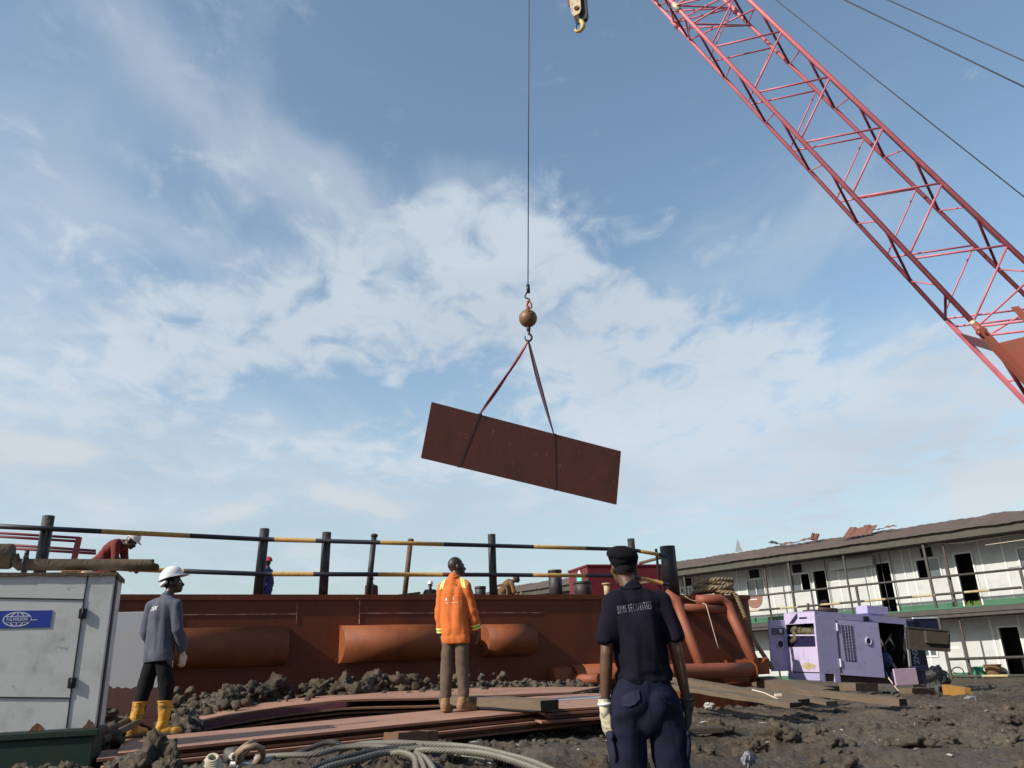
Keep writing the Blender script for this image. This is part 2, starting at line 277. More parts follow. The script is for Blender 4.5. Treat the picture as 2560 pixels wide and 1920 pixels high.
# ------------------------------------------------------------------ object helpers
def tag(o, label=None, cat=None, group=None, kind=None):
    if label: o['label'] = label
    if cat: o['category'] = cat
    if group: o['group'] = group
    if kind: o['kind'] = kind
    return o
def empty(name, loc=(0, 0, 0), rz=0., label=None, cat=None, group=None):
    o = bpy.data.objects.new(name, None); COL.objects.link(o); o.location = loc; o.rotation_euler = (0, 0, rz); o.empty_display_size = .2
    return tag(o, label, cat, group)
def copy_tree(o, parent=None, mp=None):
    c = o.copy(); COL.objects.link(c)
    if parent: c.parent = parent
    for ch in list(o.children): copy_tree(ch, c)
    return c
def perp(d):
    d = d.normalized(); a = V((0, 0, 1)) if abs(d.z) < .9 else V((1, 0, 0))
    x = d.cross(a).normalized(); return x, x.cross(d).normalized()
class MB:
    def __init__(s): s.v = []; s.f = []; s.m = []; s.sm = []
    def add(s, vs, fs, mi=0, smooth=False):
        b = len(s.v); s.v += [tuple(v) for v in vs]; s.f += [tuple(b+i for i in f) for f in fs]; s.m += [mi]*len(fs); s.sm += [smooth]*len(fs); return s
    def hexa(s, p, mi=0):      # p: 8 corners, bottom 4 ccw then top 4
        return s.add(p, [(3, 2, 1, 0), (4, 5, 6, 7), (0, 1, 5, 4), (1, 2, 6, 5), (2, 3, 7, 6), (3, 0, 4, 7)], mi)
    def box(s, x0, x1, y0, y1, z0, z1, mi=0):
        return s.hexa([(x0, y0, z0), (x1, y0, z0), (x1, y1, z0), (x0, y1, z0), (x0, y0, z1), (x1, y0, z1), (x1, y1, z1), (x0, y1, z1)], mi)
    def bbox(s, x0, x1, y0, y1, z0, z1, b=.01, mi=0):   # box with bevelled edges
        bm = bmesh.new(); bmesh.ops.create_cube(bm, size=1)
        for v in bm.verts: v.co = V(((x0+x1)/2+v.co.x*(x1-x0), (y0+y1)/2+v.co.y*(y1-y0), (z0+z1)/2+v.co.z*(z1-z0)))
        bmesh.ops.bevel(bm, geom=bm.edges[:], offset=b, segments=2, affect='EDGES', profile=.5)
        s.add([v.co for v in bm.verts], [[v.index for v in f.verts] for f in bm.faces], mi); bm.free(); return s
    def bar(s, a, b, w, h, mi=0, up=None):  # rectangular bar from a to b
        a = V(a); b = V(b); d = (b-a).normalized()
        if up is None: up = V((0, 0, 1)) if abs(d.z) < .9 else V((0, 1, 0))
        x = d.cross(V(up)).normalized()*w/2; y = x.cross(d).normalized()*h/2
        return s.hexa([a-x-y, a+x-y, b+x-y, b-x-y, a-x+y, a+x+y, b+x+y, b-x+y], mi)
    def tube(s, pts, r, n=10, mi=0, caps=True, smooth=True, r2=None, ends=None):
        pts = [V(p) for p in pts]; k = len(pts); rs = r if isinstance(r, (list, tuple)) else [r]*k
        t0 = (pts[1]-pts[0]).normalized(); x, y = perp(t0); vs = []; pt = t0
        for i, p in enumerate(pts):
            t = ((pts[min(i+1, k-1)]-pts[max(i-1, 0)])).normalized()
            q = pt.rotation_difference(t); x = q @ x; y = q @ y; pt = t
            for j in range(n):
                a = 2*math.pi*j/n; vs.append(p+x*math.cos(a)*rs[i]+y*math.sin(a)*rs[i])
        fs = [(i*n+j, i*n+(j+1) % n, (i+1)*n+(j+1) % n, (i+1)*n+j) for i in range(k-1) for j in range(n)]
        s.add(vs, fs, mi, smooth)
        if caps:
            s.add(vs[:n], [tuple(range(n))[::-1]], mi); s.add(vs[-n:], [tuple(range(n))], mi)
        return s
    def sphere(s, c, r, u=20, v=12, mi=0, sc=(1, 1, 1), R=None):
        c = V(c); vs = []
        for i in range(v+1):
            th = math.pi*i/v
            for j in range(u):
                a = 2*math.pi*j/u; p = V((math.sin(th)*math.cos(a)*sc[0], math.sin(th)*math.sin(a)*sc[1], math.cos(th)*sc[2]))*r
                if R is not None: p = R @ p
                vs.append(c+p)
        return s.add(vs, [(i*u+j, (i+1)*u+j, (i+1)*u+(j+1) % u, i*u+(j+1) % u) for i in range(v) for j in range(u)], mi, True)
    def torus(s, c, R, r, axis, n=24, m=8, mi=0, a0=0., a1=2*math.pi):
        x, y = perp(V(axis)); c = V(c); full = a1-a0 > 6.28
        pts = [c+(x*math.cos(a0+(a1-a0)*i/n)+y*math.sin(a0+(a1-a0)*i/n))*R for i in range(n+(1))]
        return s.tube(pts, r, m, mi, caps=not full)
    def prism(s, poly, d, mi=0):  # extrude polygon (list of V) by vector d
        n = len(poly); p = [V(q) for q in poly]; d = V(d)
        return s.add(p+[q+d for q in p], [tuple(range(n))[::-1], tuple(range(n, 2*n))]+[(i, (i+1) % n, n+(i+1) % n, n+i) for i in range(n)], mi)
    def build(s, name, mats, parent=None, **t):
        me = bpy.data.meshes.new(name); me.from_pydata(s.v, [], s.f)
        for m in (mats if isinstance(mats, (list, tuple)) else [mats]): me.materials.append(M_(m) if isinstance(m, str) else m)
        me.polygons.foreach_set('material_index', s.m); me.polygons.foreach_set('use_smooth', s.sm); me.validate(); me.update()
        bm = bmesh.new(); bm.from_mesh(me); bmesh.ops.remove_doubles(bm, verts=bm.verts, dist=1e-5); bmesh.ops.recalc_face_normals(bm, faces=bm.faces); bm.to_mesh(me); bm.free()
        o = bpy.data.objects.new(name, me); COL.objects.link(o)
        if parent is not None: o.parent = parent
        tag(o, **t); return o
def rot_z(a): return Matrix.Rotation(a, 3, 'Z')
def sstep(a, b, x):
    t = max(0., min(1., (x-a)/(b-a))); return t*t*(3-2*t)
def rope(mb, pts, r, strands=3, pitch=.12, n=6, mi=0, step=.02):
    """laid rope: helical strands round a smooth path"""
    pts = [V(p) for p in pts]
    # resample catmull-rom
    P = [pts[0]]+pts+[pts[-1]]; path = []
    for i in range(1, len(P)-2):
        seg = (P[i+1]-P[i]).length; k = max(2, int(seg/step))
        for j in range(k):
            t = j/k; a, b, c, d = P[i-1], P[i], P[i+1], P[i+2]
            path.append(.5*((2*b)+(c-a)*t+(2*a-5*b+4*c-d)*t*t+(3*b-3*c+d-a)*t**3))
    path.append(pts[-1]); k = len(path)
    t0 = (path[1]-path[0]).normalized(); x, y = perp(t0); pt = t0; fr = []; s = 0; sl = []
    for i in range(k):
        t = (path[min(i+1, k-1)]-path[max(i-1, 0)]).normalized(); q = pt.rotation_difference(t); x = q @ x; y = q @ y; pt = t; fr.append((x.copy(), y.copy()))
        if i: s += (path[i]-path[i-1]).length
        sl.append(s)
    rs = r/(1+1/math.sin(math.pi/strands))*1.12; rr = r-rs
    for q in range(strands):
        mb.tube([path[i]+(fr[i][0]*math.cos(2*math.pi*(sl[i]/pitch+q/strands))+fr[i][1]*math.sin(2*math.pi*(sl[i]/pitch+q/strands)))*rr for i in range(k)], rs, n, mi)
    return mb
# text as a flat mesh, returned as (verts, faces) in the x-z plane, centred
def text_mesh(txt, size, sx=1., bold=0., shear=0., sp=1.):
    cu = bpy.data.curves.new('lettering', 'FONT'); cu.body = txt; cu.size = size; cu.align_x = 'CENTER'; cu.align_y = 'CENTER'; cu.offset = bold; cu.shear = shear; cu.resolution_u = 3
    cu.space_character = sp
    o = bpy.data.objects.new('lettering', cu); COL.objects.link(o); bpy.context.view_layer.update()
    me = o.evaluated_get(bpy.context.evaluated_depsgraph_get()).to_mesh()
    vs = [V((v.co.x*sx, 0, v.co.y)) for v in me.vertices]; fs = [tuple(p.vertices) for p in me.polygons]
    o.to_mesh_clear(); bpy.data.objects.remove(o); bpy.data.curves.remove(cu); return vs, fs
class Frame:
    """a local frame: origin, heading of local x; local y points away from the road side"""
    def __init__(s, o, a): s.o = V(o); s.a = a; s.R = rot_z(a); s.n = s.R @ V((0, 1, 0))
    def px(s, x, y, off=0.): return s.R.inverted() @ (PN(x, y, s.o+s.n*off, s.n)-s.o)
    def w(s, p): return s.o+s.R @ V(p)
HULL = Frame((0, 15.7, 0), math.atan(.5))
def hull_dist(x, y): return ((V((x, y, 0))-HULL.o).dot(HULL.n))   # negative on the yard side
# ------------------------------------------------------------------ ground
def ground_base(x, y):
    left = 1-sstep(-.2, 3.2, x-.12*y+.9)
    z = .02+.09*sstep(5, 9, y)*(1-left)
    z += left*(.02+.32*sstep(5.0, 6.4, y))
    hd = hull_dist(x, y)
    z += .36*sstep(-3.4, -.9, hd)*(1-sstep(.2, 3.0, x))*left
    z -= .13*sstep(20, 28, y)
    z += .10*math.exp(-((x-3.6)**2/2.2+(y-8.6)**2/1.6))+.13*math.exp(-((x-5.4)**2/1.6+(y-10.6)**2/.8))
    z += .10*math.exp(-((x-6.9)**2/2+(y-14.4)**2/1.2))+.13*math.exp(-((x-7.2)**2/.6+(y-16.6)**2/.4))
    return z
def ground_h(x, y, fine=True):
    z = ground_base(x, y); r = math.hypot(x, y)
    if r > 60: return -.08
    k = (1-sstep(24, 34, y))*(1-sstep(35, 60, r))
    p = V((x, y, 0))
    z += k*.055*noise.noise(p*.75)+k*.05*noise.fractal(p*1.9, 1., 2., 4)
    if fine:
        rough = .35+.65*sstep(-.25, .35, noise.noise(p*.6+V((5, 3, 0))))
        t = 1-abs(noise.noise(p*4.2+V((1, 7, 2)))); z += k*rough*.045*(t*t-.55)
        z += k*rough*(.045*noise.fractal(p*7, .7, 2.1, 5)+.030*noise.fractal(p*15, .5, 2.1, 3))
        c = noise.noise(p*2.2+V((9, 4, 1))); z += k*rough*.12*max(0., c-.22)*(1+.8*noise.noise(p*12))
    return z
def make_ground():
    rs = [.6]
    while rs[-1] < 46: rs.append(rs[-1]*(1+ (.0048 if 5 < rs[-1] < 20 else .012)))
    while rs[-1] < 1500: rs.append(rs[-1]*1.35)
    ang = []; a = -40.
    while a < 40: ang.append(a); a += .135
    while a < 320: ang.append(a); a += 8.
    vs = []; n = len(ang)
    sc = [(math.sin(math.radians(t)), math.cos(math.radians(t)), -40 <= t <= 40) for t in ang]
    for r in rs:
        for s_, c_, f in sc: vs.append((r*s_, r*c_, ground_h(r*s_, r*c_, f and r < 30 and r > 4)))
    fs = [(i*n+j, i*n+(j+1) % n, (i+1)*n+(j+1) % n, (i+1)*n+j) for i in range(len(rs)-1) for j in range(n)]
    vs.append((0, 0, .0)); c = len(vs)-1
    fs += [(c, (j+1) % n, j) for j in range(n)]
    me = bpy.data.meshes.new('ground'); me.from_pydata(vs, [], fs); me.materials.append(M_('mud')); me.polygons.foreach_set('use_smooth', [True]*len(fs)); me.update()
    bm = bmesh.new(); bm.from_mesh(me); bmesh.ops.recalc_face_normals(bm, faces=bm.faces); 
    if sum(f.normal.z for f in list(bm.faces)[:50]) < 0: bmesh.ops.reverse_faces(bm, faces=bm.faces)
    bm.to_mesh(me); bm.free()
    o = bpy.data.objects.new('ground', me); COL.objects.link(o); tag(o, kind='structure')
make_ground()
def lump(mb, c, r, sc=(1, 1, .7), seed=0., sub=3, amp=.45):
    """a torn clod of mud: cracked, ridged, never round"""
    bm = bmesh.new(); bmesh.ops.create_icosphere(bm, subdivisions=sub, radius=1); o = V((seed*3.7, seed*1.3, seed*7.1)); a = rot_z(seed*5)
    vs = []
    for v in bm.verts:
        p = v.co.copy(); q = p*1.15+o
        k = 1+amp*1.1*noise.noise(q)+amp*.9*noise.fractal(p*2.4+o, .8, 2.1, 5)-amp*.9*max(0., .35-abs(noise.noise(p*2.1+o*1.3)))+amp*.10*noise.cell(p*1.9+o)
        k += amp*.16*noise.fractal(p*6.5+o, .8, 2.1, 3); k = max(.3, k); p = p*k
        j = V((noise.noise(p*6+o), noise.noise(p*6+o*2), noise.noise(p*6-o)))*amp*.16; p += j
        vs.append(V(c)+a @ V((p.x*r*sc[0], p.y*r*sc[1], p.z*r*sc[2])))
    mb.add(vs, [[v.index for v in f.verts] for f in bm.faces], 0, True); bm.free()
def make_clods():
    rnd = random.Random(3)
    # loose crumbs of mud over the yard
    mb = MB()
    for i in range(2400):
        y = 5.2+rnd.random()**1.6*15; x = rnd.uniform(-.45, .62)*y
        if hull_dist(x, y) > -.3: continue
        if noise.noise(V((x*.5, y*.5, 3))) < -.12 and rnd.random() < .8: continue
        r = .012+.045*rnd.random()**3.5
        lump(mb, (x, y, ground_h(x, y)+r*.25), r, (1, 1, .75), rnd.random()*50, 1, .5)
    for i in range(110):
        y = 5.6+rnd.random()**1.5*12; x = rnd.uniform(-.12, .62)*y
        if hull_dist(x, y) > -.5 or noise.noise(V((x*.7, y*.7, 8))) < -.05: continue
        r = .04+.07*rnd.random()**2
        lump(mb, (x, y, ground_h(x, y)+r*.15), r, (1, 1, .8), rnd.random()*50, 3, .55)
    mb.build('mud_clods', 'mud', kind='stuff')
    # the heaps dug up along the hull and between the plates
    mb = MB()
    for i in range(60):
        s = rnd.uniform(-6.0, 1.2); p = HULL.w((s, rnd.uniform(-1.7, -.7), 0)); e = .6 if s > -1.5 else 1.
        r = rnd.uniform(.06, .14)*(e if s < -4.2 or -3.6 < s < -1.5 else .75)
        lump(mb, (p.x, p.y, ground_h(p.x, p.y)+r*rnd.uniform(.0, .4)), r, (1.3, 1, rnd.uniform(.6, .9)), rnd.random()*50, 3, .5)
    for (px, py, Y, r) in [(800, 1716, 12.9, .20), (860, 1712, 12.9, .22), (935, 1704, 13.0, .25), (1000, 1703, 13.1, .25), (1030, 1714, 13.1, .18), (900, 1722, 12.6, .2), (690, 1722, 12.4, .24), (600, 1735, 12.0, .22), (640, 1730, 12.1, .2), (560, 1742, 11.6, .18)]:
        lump(mb, PY(px, py+12, Y), r, (1.2, 1, .85), px*.13, 4, .5)
    for i in range(420):
        s = rnd.uniform(-6.2, 1.6); p = HULL.w((s, rnd.uniform(-2.5, -.5), 0)); r = rnd.uniform(.02, .075)
        lump(mb, (p.x, p.y, ground_h(p.x, p.y)+r*.4+(.22*rnd.random()**2 if s < -.8 else 0)), r, (1.1, 1, .9), rnd.random()*50, 2, .5)
    mb.build('mud_heaps', 'mud', kind='stuff')
    mb = MB()   # lumps at the foot of the white generator and near the plates
    for (px, py, Y, r, h) in [(388, 1912, 6.5, .16, 1.35), (350, 1935, 6.4, .14, 1.), (425, 1935, 6.3, .11, .9), (300, 1925, 6.6, .12, .8), (260, 1850, 8.3, .15, .9), (300, 1835, 9.9, .24, .8), (440, 1820, 10.2, .25, .8), (470, 1830, 9.9, .2, .8), (250, 1800, 9.6, .2, .8), (330, 1790, 10.4, .2, .8),
                              (170, 1945, 6.3, .14, .7), (60, 1950, 6.2, .14, .6), (120, 1940, 6.5, .10, .7), (1130, 1905, 6.9, .10, .9), (1260, 1900, 6.6, .09, .8)]:
        lump(mb, PY(px, py, Y), r, (1., .9, h), px*.31, 4, .55)
    mb.build('mud_lumps', 'mud', kind='stuff')
    mb = MB()   # large clods of the right foreground
    for (px, py, z, r, h) in [(1950, 1895, .08, .15, 1.2), (1975, 1900, .05, .15, .9), (1820, 1870, .1, .16, .9), (1790, 1835, .12, .10, 1.1), (2060, 1900, .06, .13, 1.), (2280, 1905, .05, .17, .8), (2380, 1895, .05, .07, .9), (1880, 1912, .08, .13, .9), (2090, 1912, .05, .13, .9), (2290, 1828, .12, .11, .9), (2355, 1818, .12, .10, .9), (2330, 1830, .1, .09, .7), (2170, 1812, .12, .045, 1.), (2520, 1880, .06, .10, 1.), (2010, 1790, .15, .07, .9), (1850, 1772, .15, .06, .9), (2035, 1800, .12, .05, .9), (2215, 1725, .2, .13, .8), (2255, 1730, .2, .12, .7)]:
        q = PZ(px, py, z); lump(mb, (q.x, q.y, ground_h(q.x, q.y)+r*.12*h), r, (1.25, 1.05, h*.72), px*.17, 4, .42)
    mb.build('mud_chunks', 'mud', kind='stuff')
    # scraps
    mb = MB()
    for i in range(90):
        y = 5.6+rnd.random()**1.5*11; x = rnd.uniform(-.12, .6)*y
        z = ground_h(x, y)+.012; a = rnd.random()*6.3; l = rnd.uniform(.01, .045)*(1+.07*y); w = rnd.uniform(.006, .02)
        d = V((math.cos(a), math.sin(a), rnd.uniform(-.1, .3))); e = V((-math.sin(a), math.cos(a), rnd.uniform(-.3, .3)))
        c = V((x, y, z)); mb.add([c-d*l-e*w, c+d*l-e*w*.6, c+d*l*.8+e*w, c-d*l*.9+e*w*.8, c+V((0, 0, .012))], [(0, 1, 4), (1, 2, 4), (2, 3, 4), (3, 0, 4)])
    mb.build('litter_scraps', 'plastic_scrap', kind='stuff')
make_clods()
# ------------------------------------------------------------------ barge
def make_barge():
    F = HULL; b = empty('barge', F.o, F.a, 'long rust red steel barge with orange fenders and striped guard rail', 'barge')
    D = 2.36; SR = 5.78
    mb = MB()   # hull: vertical side, rounded stern corner, slight flare under the deck edge
    prof = [(-16, 14), (-16, 0), (SR-.12, 0), (SR-.03, .03), (SR, .12), (SR, 14)]
    zs = [-.5, .55, D-.10, D-.10, D]
    def ring(z, o=0.): return [(x+(o if x > 0 else 0), y-(o if y < 1 else 0), z) for x, y in prof]
    rg = [ring(-.5), ring(.5), ring(D-.09), ring(D-.09, .035), ring(D, .035)]; n = len(prof)
    for k in range(4): mb.add(rg[k]+rg[k+1], [(i, (i+1) % n, n+(i+1) % n, n+i) for i in range(n)])
    mb.add(rg[-1], [tuple(range(n))], 1)
    # deck inside
    mb.build('hull', ['hull', 'deck'], b)
    # weld seams of the doubler plates
    def seam(pts, w=.011):
        m = MB(); q = [F.px(x, y) for x, y in pts]
        for p0, p1 in zip(q, q[1:]): m.bar((p0.x, -.004, p0.z), (p1.x, -.004, p1.z), .010, w, up=(0, -1, 0) if abs(p1.x-p0.x) > abs(p1.z-p0.z) else (0, -1, 0))
        m.build('weld_seam', 'seam', b)
    seam([(452, 1537), (741, 1535)]); seam([(451, 1492), (449, 1560)]); seam([(743, 1503), (741, 1560)], .008); seam([(899, 1495), (898, 1560)]); seam([(899, 1494), (1320, 1492)], .008); seam([(900, 1533), (1355, 1532)])
    seam([(1150, 1706), (1500, 1700)], .008)
    # D fenders
    def fender(x0, x1, zc, rz, ry, ends=True):
        m = MB(); N = 20; L = []
        for i in range(N+1):
            t = math.pi*i/N; L.append((-ry*math.sin(t), zc+rz*math.cos(t)))
        vs = [(x0, y, z) for y, z in L]+[(x1, y, z) for y, z in L]
        m.add(vs, [(i, i+1, N+2+i, N+1+i) for i in range(N)], 0, True)
        m.add(vs[:N+1], [tuple(range(N+1))]); m.add(vs[N+1:], [tuple(range(N+1))[::-1]])
        m.build('fender', 'hull_orange', b)
    fender(-9.2, -4.44, 1.53, .31, .34); fender(F.px(848, 1600).x, F.px(1150, 1600).x, 1.53, .31, .40); fender(F.px(1203, 1600).x, .14, 1.53, .29, .40)
    fender(.55, 1.0, .80, .22, .22); fender(1.02, 4.1, .82, .22, .30)
    # posts
    def post(px, py, r, z1=None, off=.16, m='black_paint', lean=0., z0=D-.02, cap=0):
        t = F.px(px, py, off); zt = t.z; q = MB()
        q.tube([(t.x-lean, off, z0), (t.x, off, zt)], r, 14, smooth=True)
        if cap: q.tube([(t.x, off, zt-.05), (t.x, off, zt-.01)], r*1.25, 14)
        q.build('post', m, b); return t
    post(122, 1290, .088); post(662, 1322, .082, lean=.04); post(817, 1331, .080, lean=.02)
    post(936, 1335, .052, off=.45, lean=.10, cap=1); post(1027, 1347, .048, off=.40, lean=.12, m='brown_post', cap=1)
    post(1229, 1336, .078); post(1577, 1347, .078)
    post(1668, 1366, .17, off=.40); post(1640, 1372, .03, off=.5, m='dark_steel')
    # rails: black and yellow bands
    def rail(pts, bands, r=.040, off=.06):
        q = MB(); P = [F.px(x, y, off) for x, y in pts]
        def at(x):
            for (a, pa), (c, pc) in zip(zip(pts, P), list(zip(pts, P))[1:]):
                if x <= c[0]: return pa.lerp(pc, (F.px(x, a[1]+(c[1]-a[1])*(x-a[0])/(c[0]-a[0]), off).x-pa.x)/(pc.x-pa.x))
            return P[-1]
        for (x0, x1, k) in bands:
            mids = [x for x, _ in pts if x0 < x < x1]; q.tube([at(x) for x in [x0]+mids+[x1]], r, 10, k)
        q.build('rail', ['black_rail', 'yellow_rail', 'maroon_rail'], b)
    rail([(-60, 1313), (122, 1322), (650, 1348), (1229, 1364), (1577, 1374), (1668, 1390)], [(-60, 254, 0), (254, 474, 1), (474, 685, 0), (685, 788, 1), (788, 949, 0), (949, 1108, 1), (1108, 1333, 0), (1333, 1463, 1), (1463, 1600, 0), (1600, 1645, 1), (1645, 1668, 0)])
    rail([(-60, 1405), (405, 1426), (650, 1435), (1229, 1437), (1577, 1440), (1672, 1462)], [(-60, 200, 0), (200, 459, 1), (459, 680, 0), (680, 782, 1), (782, 944, 0), (944, 1105, 1), (1105, 1140, 2), (1140, 1331, 0), (1331, 1463, 1), (1463, 1600, 0), (1600, 1655, 1), (1655, 1672, 0)])
    # return rails to the stern post, set back on deck
    for (a, c) in (((1600, 1408), (1655, 1393)), ((1590, 1460), (1668, 1448))):
        q = MB(); q.tube([F.px(*a, 1.6), F.px(*c, .5)], .035, 10); q.build('rail', 'brown_post', b)
    # bollards on deck
    for (xl, xr, yt, off, m) in ((1372, 1401, 1425, 1.3, 'black_paint'), (1437, 1474, 1454, 1.0, 'black_paint'), (1188, 1213, 1466, 1.2, 'black_paint')):
        A = F.px(xl, yt, off); B = F.px(xr, yt, off); r = (B.x-A.x)/2; c = (A.x+B.x)/2; q = MB()
        q.tube([(c, off, D-.01), (c, off, A.z)], r, 18); q.tube([(c, off, A.z-.05), (c, off, A.z-.01)], r*1.06, 18); q.build('bollard', m, b)
    # maroon hand rail aft
    q = MB()
    def R(x, y): return F.px(x, y, 2.2)
    for a, c in (((-40, 1330), (200, 1345)), ((-40, 1339), (190, 1353)), ((20, 1362), (240, 1377)), ((30, 1371), (240, 1384))): q.tube([R(*a), R(*c)], .024, 8)
    q.bar(R(198, 1343), R(185, 1400), .10, .05); q.bar(R(-40, 1325), R(-55, 1400), .10, .05); q.build('hand_rail', 'maroon_rail', b)
    # pipe frame that fends the raked corner
    def pipe(pts, r, n='frame_pipe'):
        q = MB(); q.tube([F.px(x, y, o) for x, y, o in pts], r, 14); q.build(n, 'hull_light', b)
    pipe([(1664, 1484, -.10), (1690, 1500, -.16), (1705, 1545, -.35), (1752, 1664, -.86)], .105)
    pipe([(1742, 1500, -.06), (1762, 1500, -.20), (1800, 1497, -.24), (1820, 1512, -.27), (1832, 1545, -.38), (1888, 1662, -.86)], .108)
    pipe([(1692, 1519, -.22), (1822, 1524, -.26)], .088)
    pipe([(1560, 1684, -.90), (1700, 1679, -.90), (1800, 1676, -.90), (1878, 1674, -.90)], .145, 'frame_pipe')
    pipe([(1300+130, 1700, -.1), (1500, 1697, -.75)], .1)
    q = MB(); P = F.px(1880, 1676, -.9)
    q.tube([(P.x-.01, P.y, P.z), (P.x+.03, P.y, P.z)], .165, 16); q.build('end_flange', 'hull_orange', b)
    q = MB(); A = F.px(1893, 1660, -.8)
    q.prism([(P.x+.03, -.95, A.z+.10), (P.x+.03, -.95, A.z-.2), (P.x+.42, -.95, A.z-.2), (P.x+.42, -.95, A.z+.12), (P.x+.25, -.95, A.z+.02)], (0, .9, 0)); q.build('frame_bracket', 'hull', b)
    q = MB(); q.box(SR-2.6, SR-.02, -.55, -.02, -.4, .55); q.build('skeg_box', 'hull', b)
    q = MB(); q.box(F.px(1380, 1480).x, F.px(1500, 1480).x, .3, .34, D, D+.04); q.build('deck_batten', 'brown_post', b)
    q = MB(); q.tube([F.px(890, 1497, -.02), F.px(990, 1490, .1), F.px(1050, 1482, .3)], .022, 8); q.tube([F.px(1000, 1491, .05), F.px(1120, 1484, .2), F.px(1200, 1488, .1)], .02, 8); q.build('deck_bar', 'brown_post', b)
make_barge()
# mooring rope
def make_mooring():
    F = HULL; q = MB(); c = F.px(1785, 1484, .35); c = F.w((c.x, .35, 2.40)); rnd = random.Random(4); pts = []
    for k in range(46):
        t = k/46; a = t*2*math.pi*5.6; rr = .36+.05*math.sin(a*.37+1)+.04*rnd.uniform(-1, 1)
        pts.append(c+V((math.cos(a)*rr*1.10, math.sin(a)*rr*.6, .05+.24*t+.04*math.sin(a*1.7)+rnd.uniform(0, .04))))
    rope(q, pts, .058, 3, .26, 6, step=.03)
    e = [pts[-1]]+[F.w(F.px(x, y, o)) for x, y, o in ((1800, 1478, .1), (1835, 1484, -.06), (1850, 1510, -.10), (1868, 1555, -.12), (1885, 1600, -.2), (1905, 1632, -.5), (1925, 1662, -.62), (1930, 1672, -.62))]
    rope(q, e, .052, 3, .24, 6, step=.03)
    tag(q.build('mooring_rope', ['rope_coil']), 'thick tan mooring rope coiled on the barge corner and hanging down its end', 'rope')
    q = MB(); pts = [F.w(F.px(x, y, o)) for x, y, o in ((1705, 1485, -.02), (1725, 1499, -.05), (1750, 1506, -.10), (1765, 1511, -.36), (1776, 1550, -.40), (1790, 1600, -.44), (1797, 1622, -.46))]
    q.tube(pts, .008, 6); tag(q.build('thin_string', 'twine'), 'thin pale string dangling over the pipe frame of the barge', 'string')
make_mooring()
# red cabinet on deck, behind the guard's head
def make_red_cabinet():
    A = PY(1467, 1411, 20.); r = empty('deck_cabinet', (A.x, A.y, 2.36), math.radians(18), 'red steel cabinet on the barge deck behind the bollards', 'cabinet'); h = A.z-2.36
    q = MB(); q.bbox(0, 2.1, 0, 1.3, 0, h-.06, .02); q.bbox(-.02, 2.12, -.02, 1.32, h-.06, h, .015); q.build('housing', 'red_box', r)
    q = MB(); q.box(.0, 2.1, -.012, -.002, h*.28, h*.30); q.box(.85, .862, -.010, -.002, .1, h-.1); q.build('panel_trim', 'maroon_rail', r)
    for a in ((.85, 1.35, .74, .76), (.30, .45, .20, .235), (.52, .62, .20, .245)): q = MB(); q.box(a[0], a[1], -.014, -.004, h*a[2], h*a[3]); q.build('marking', 'label_white', r)
    q = MB(); q.box(-.012, -.002, .38, .70, h*.42, h*.76); q.build('sticker', 'teal', r)
    q = MB(); q.add([(-.016, .36, h*.78), (-.016, .72, h*.78), (-.016, .5, h*.93)], [(0, 1, 2)]); q.build('sticker', 'label_white', r)
    q = MB(); q.torus((1.2, .3, h+.03), .05, .012, (0, 1, 0)); q.build('lifting_eye', 'red_box', r)
    q = MB(); P = PY(1520, 1478, 18.5); r2 = empty('deck_winch', (P.x, P.y, 2.36), 0, 'small olive yellow winch drum on deck in front of the red cabinet', 'winch')
    q.tube([(-.02, 0, .1), (-.02, 0, .38)], .07, 12); q.tube([(-.02, 0, .06), (-.02, 0, .1)], .13, 12); q.tube([(-.02, 0, .38), (-.02, 0, .41)], .11, 12); q.build('drum', 'ochre', r2)
    q = MB(); q.bbox(.12, .6, -.1, .3, 0, .26, .02); q.build('gear_case', 'steel_dark', r2)
make_red_cabinet()
# chain of small pipe fittings beside the crouching man
q = MB()
for k, (x, y, h) in enumerate([(1240, 1478, .34), (1250, 1480, .25), (1268, 1478, .30), (1282, 1482, .18), (1290, 1478, .22), (1298, 1480, .16), (1302, 1474, .24)]):
    P = PY(x, y, 18); q.tube([(P.x, P.y, 2.37), (P.x+.02, P.y, 2.37+h)], .035, 8)
P = PY(1252, 1470, 18); q.torus((P.x, P.y, 2.62), .16, .03, (0.3, 1, .1), 18, 8)
tag(q.build('pipe_stubs', 'brown_post'), 'cluster of short rusty pipe stubs standing on the deck edge', 'pipe stubs')
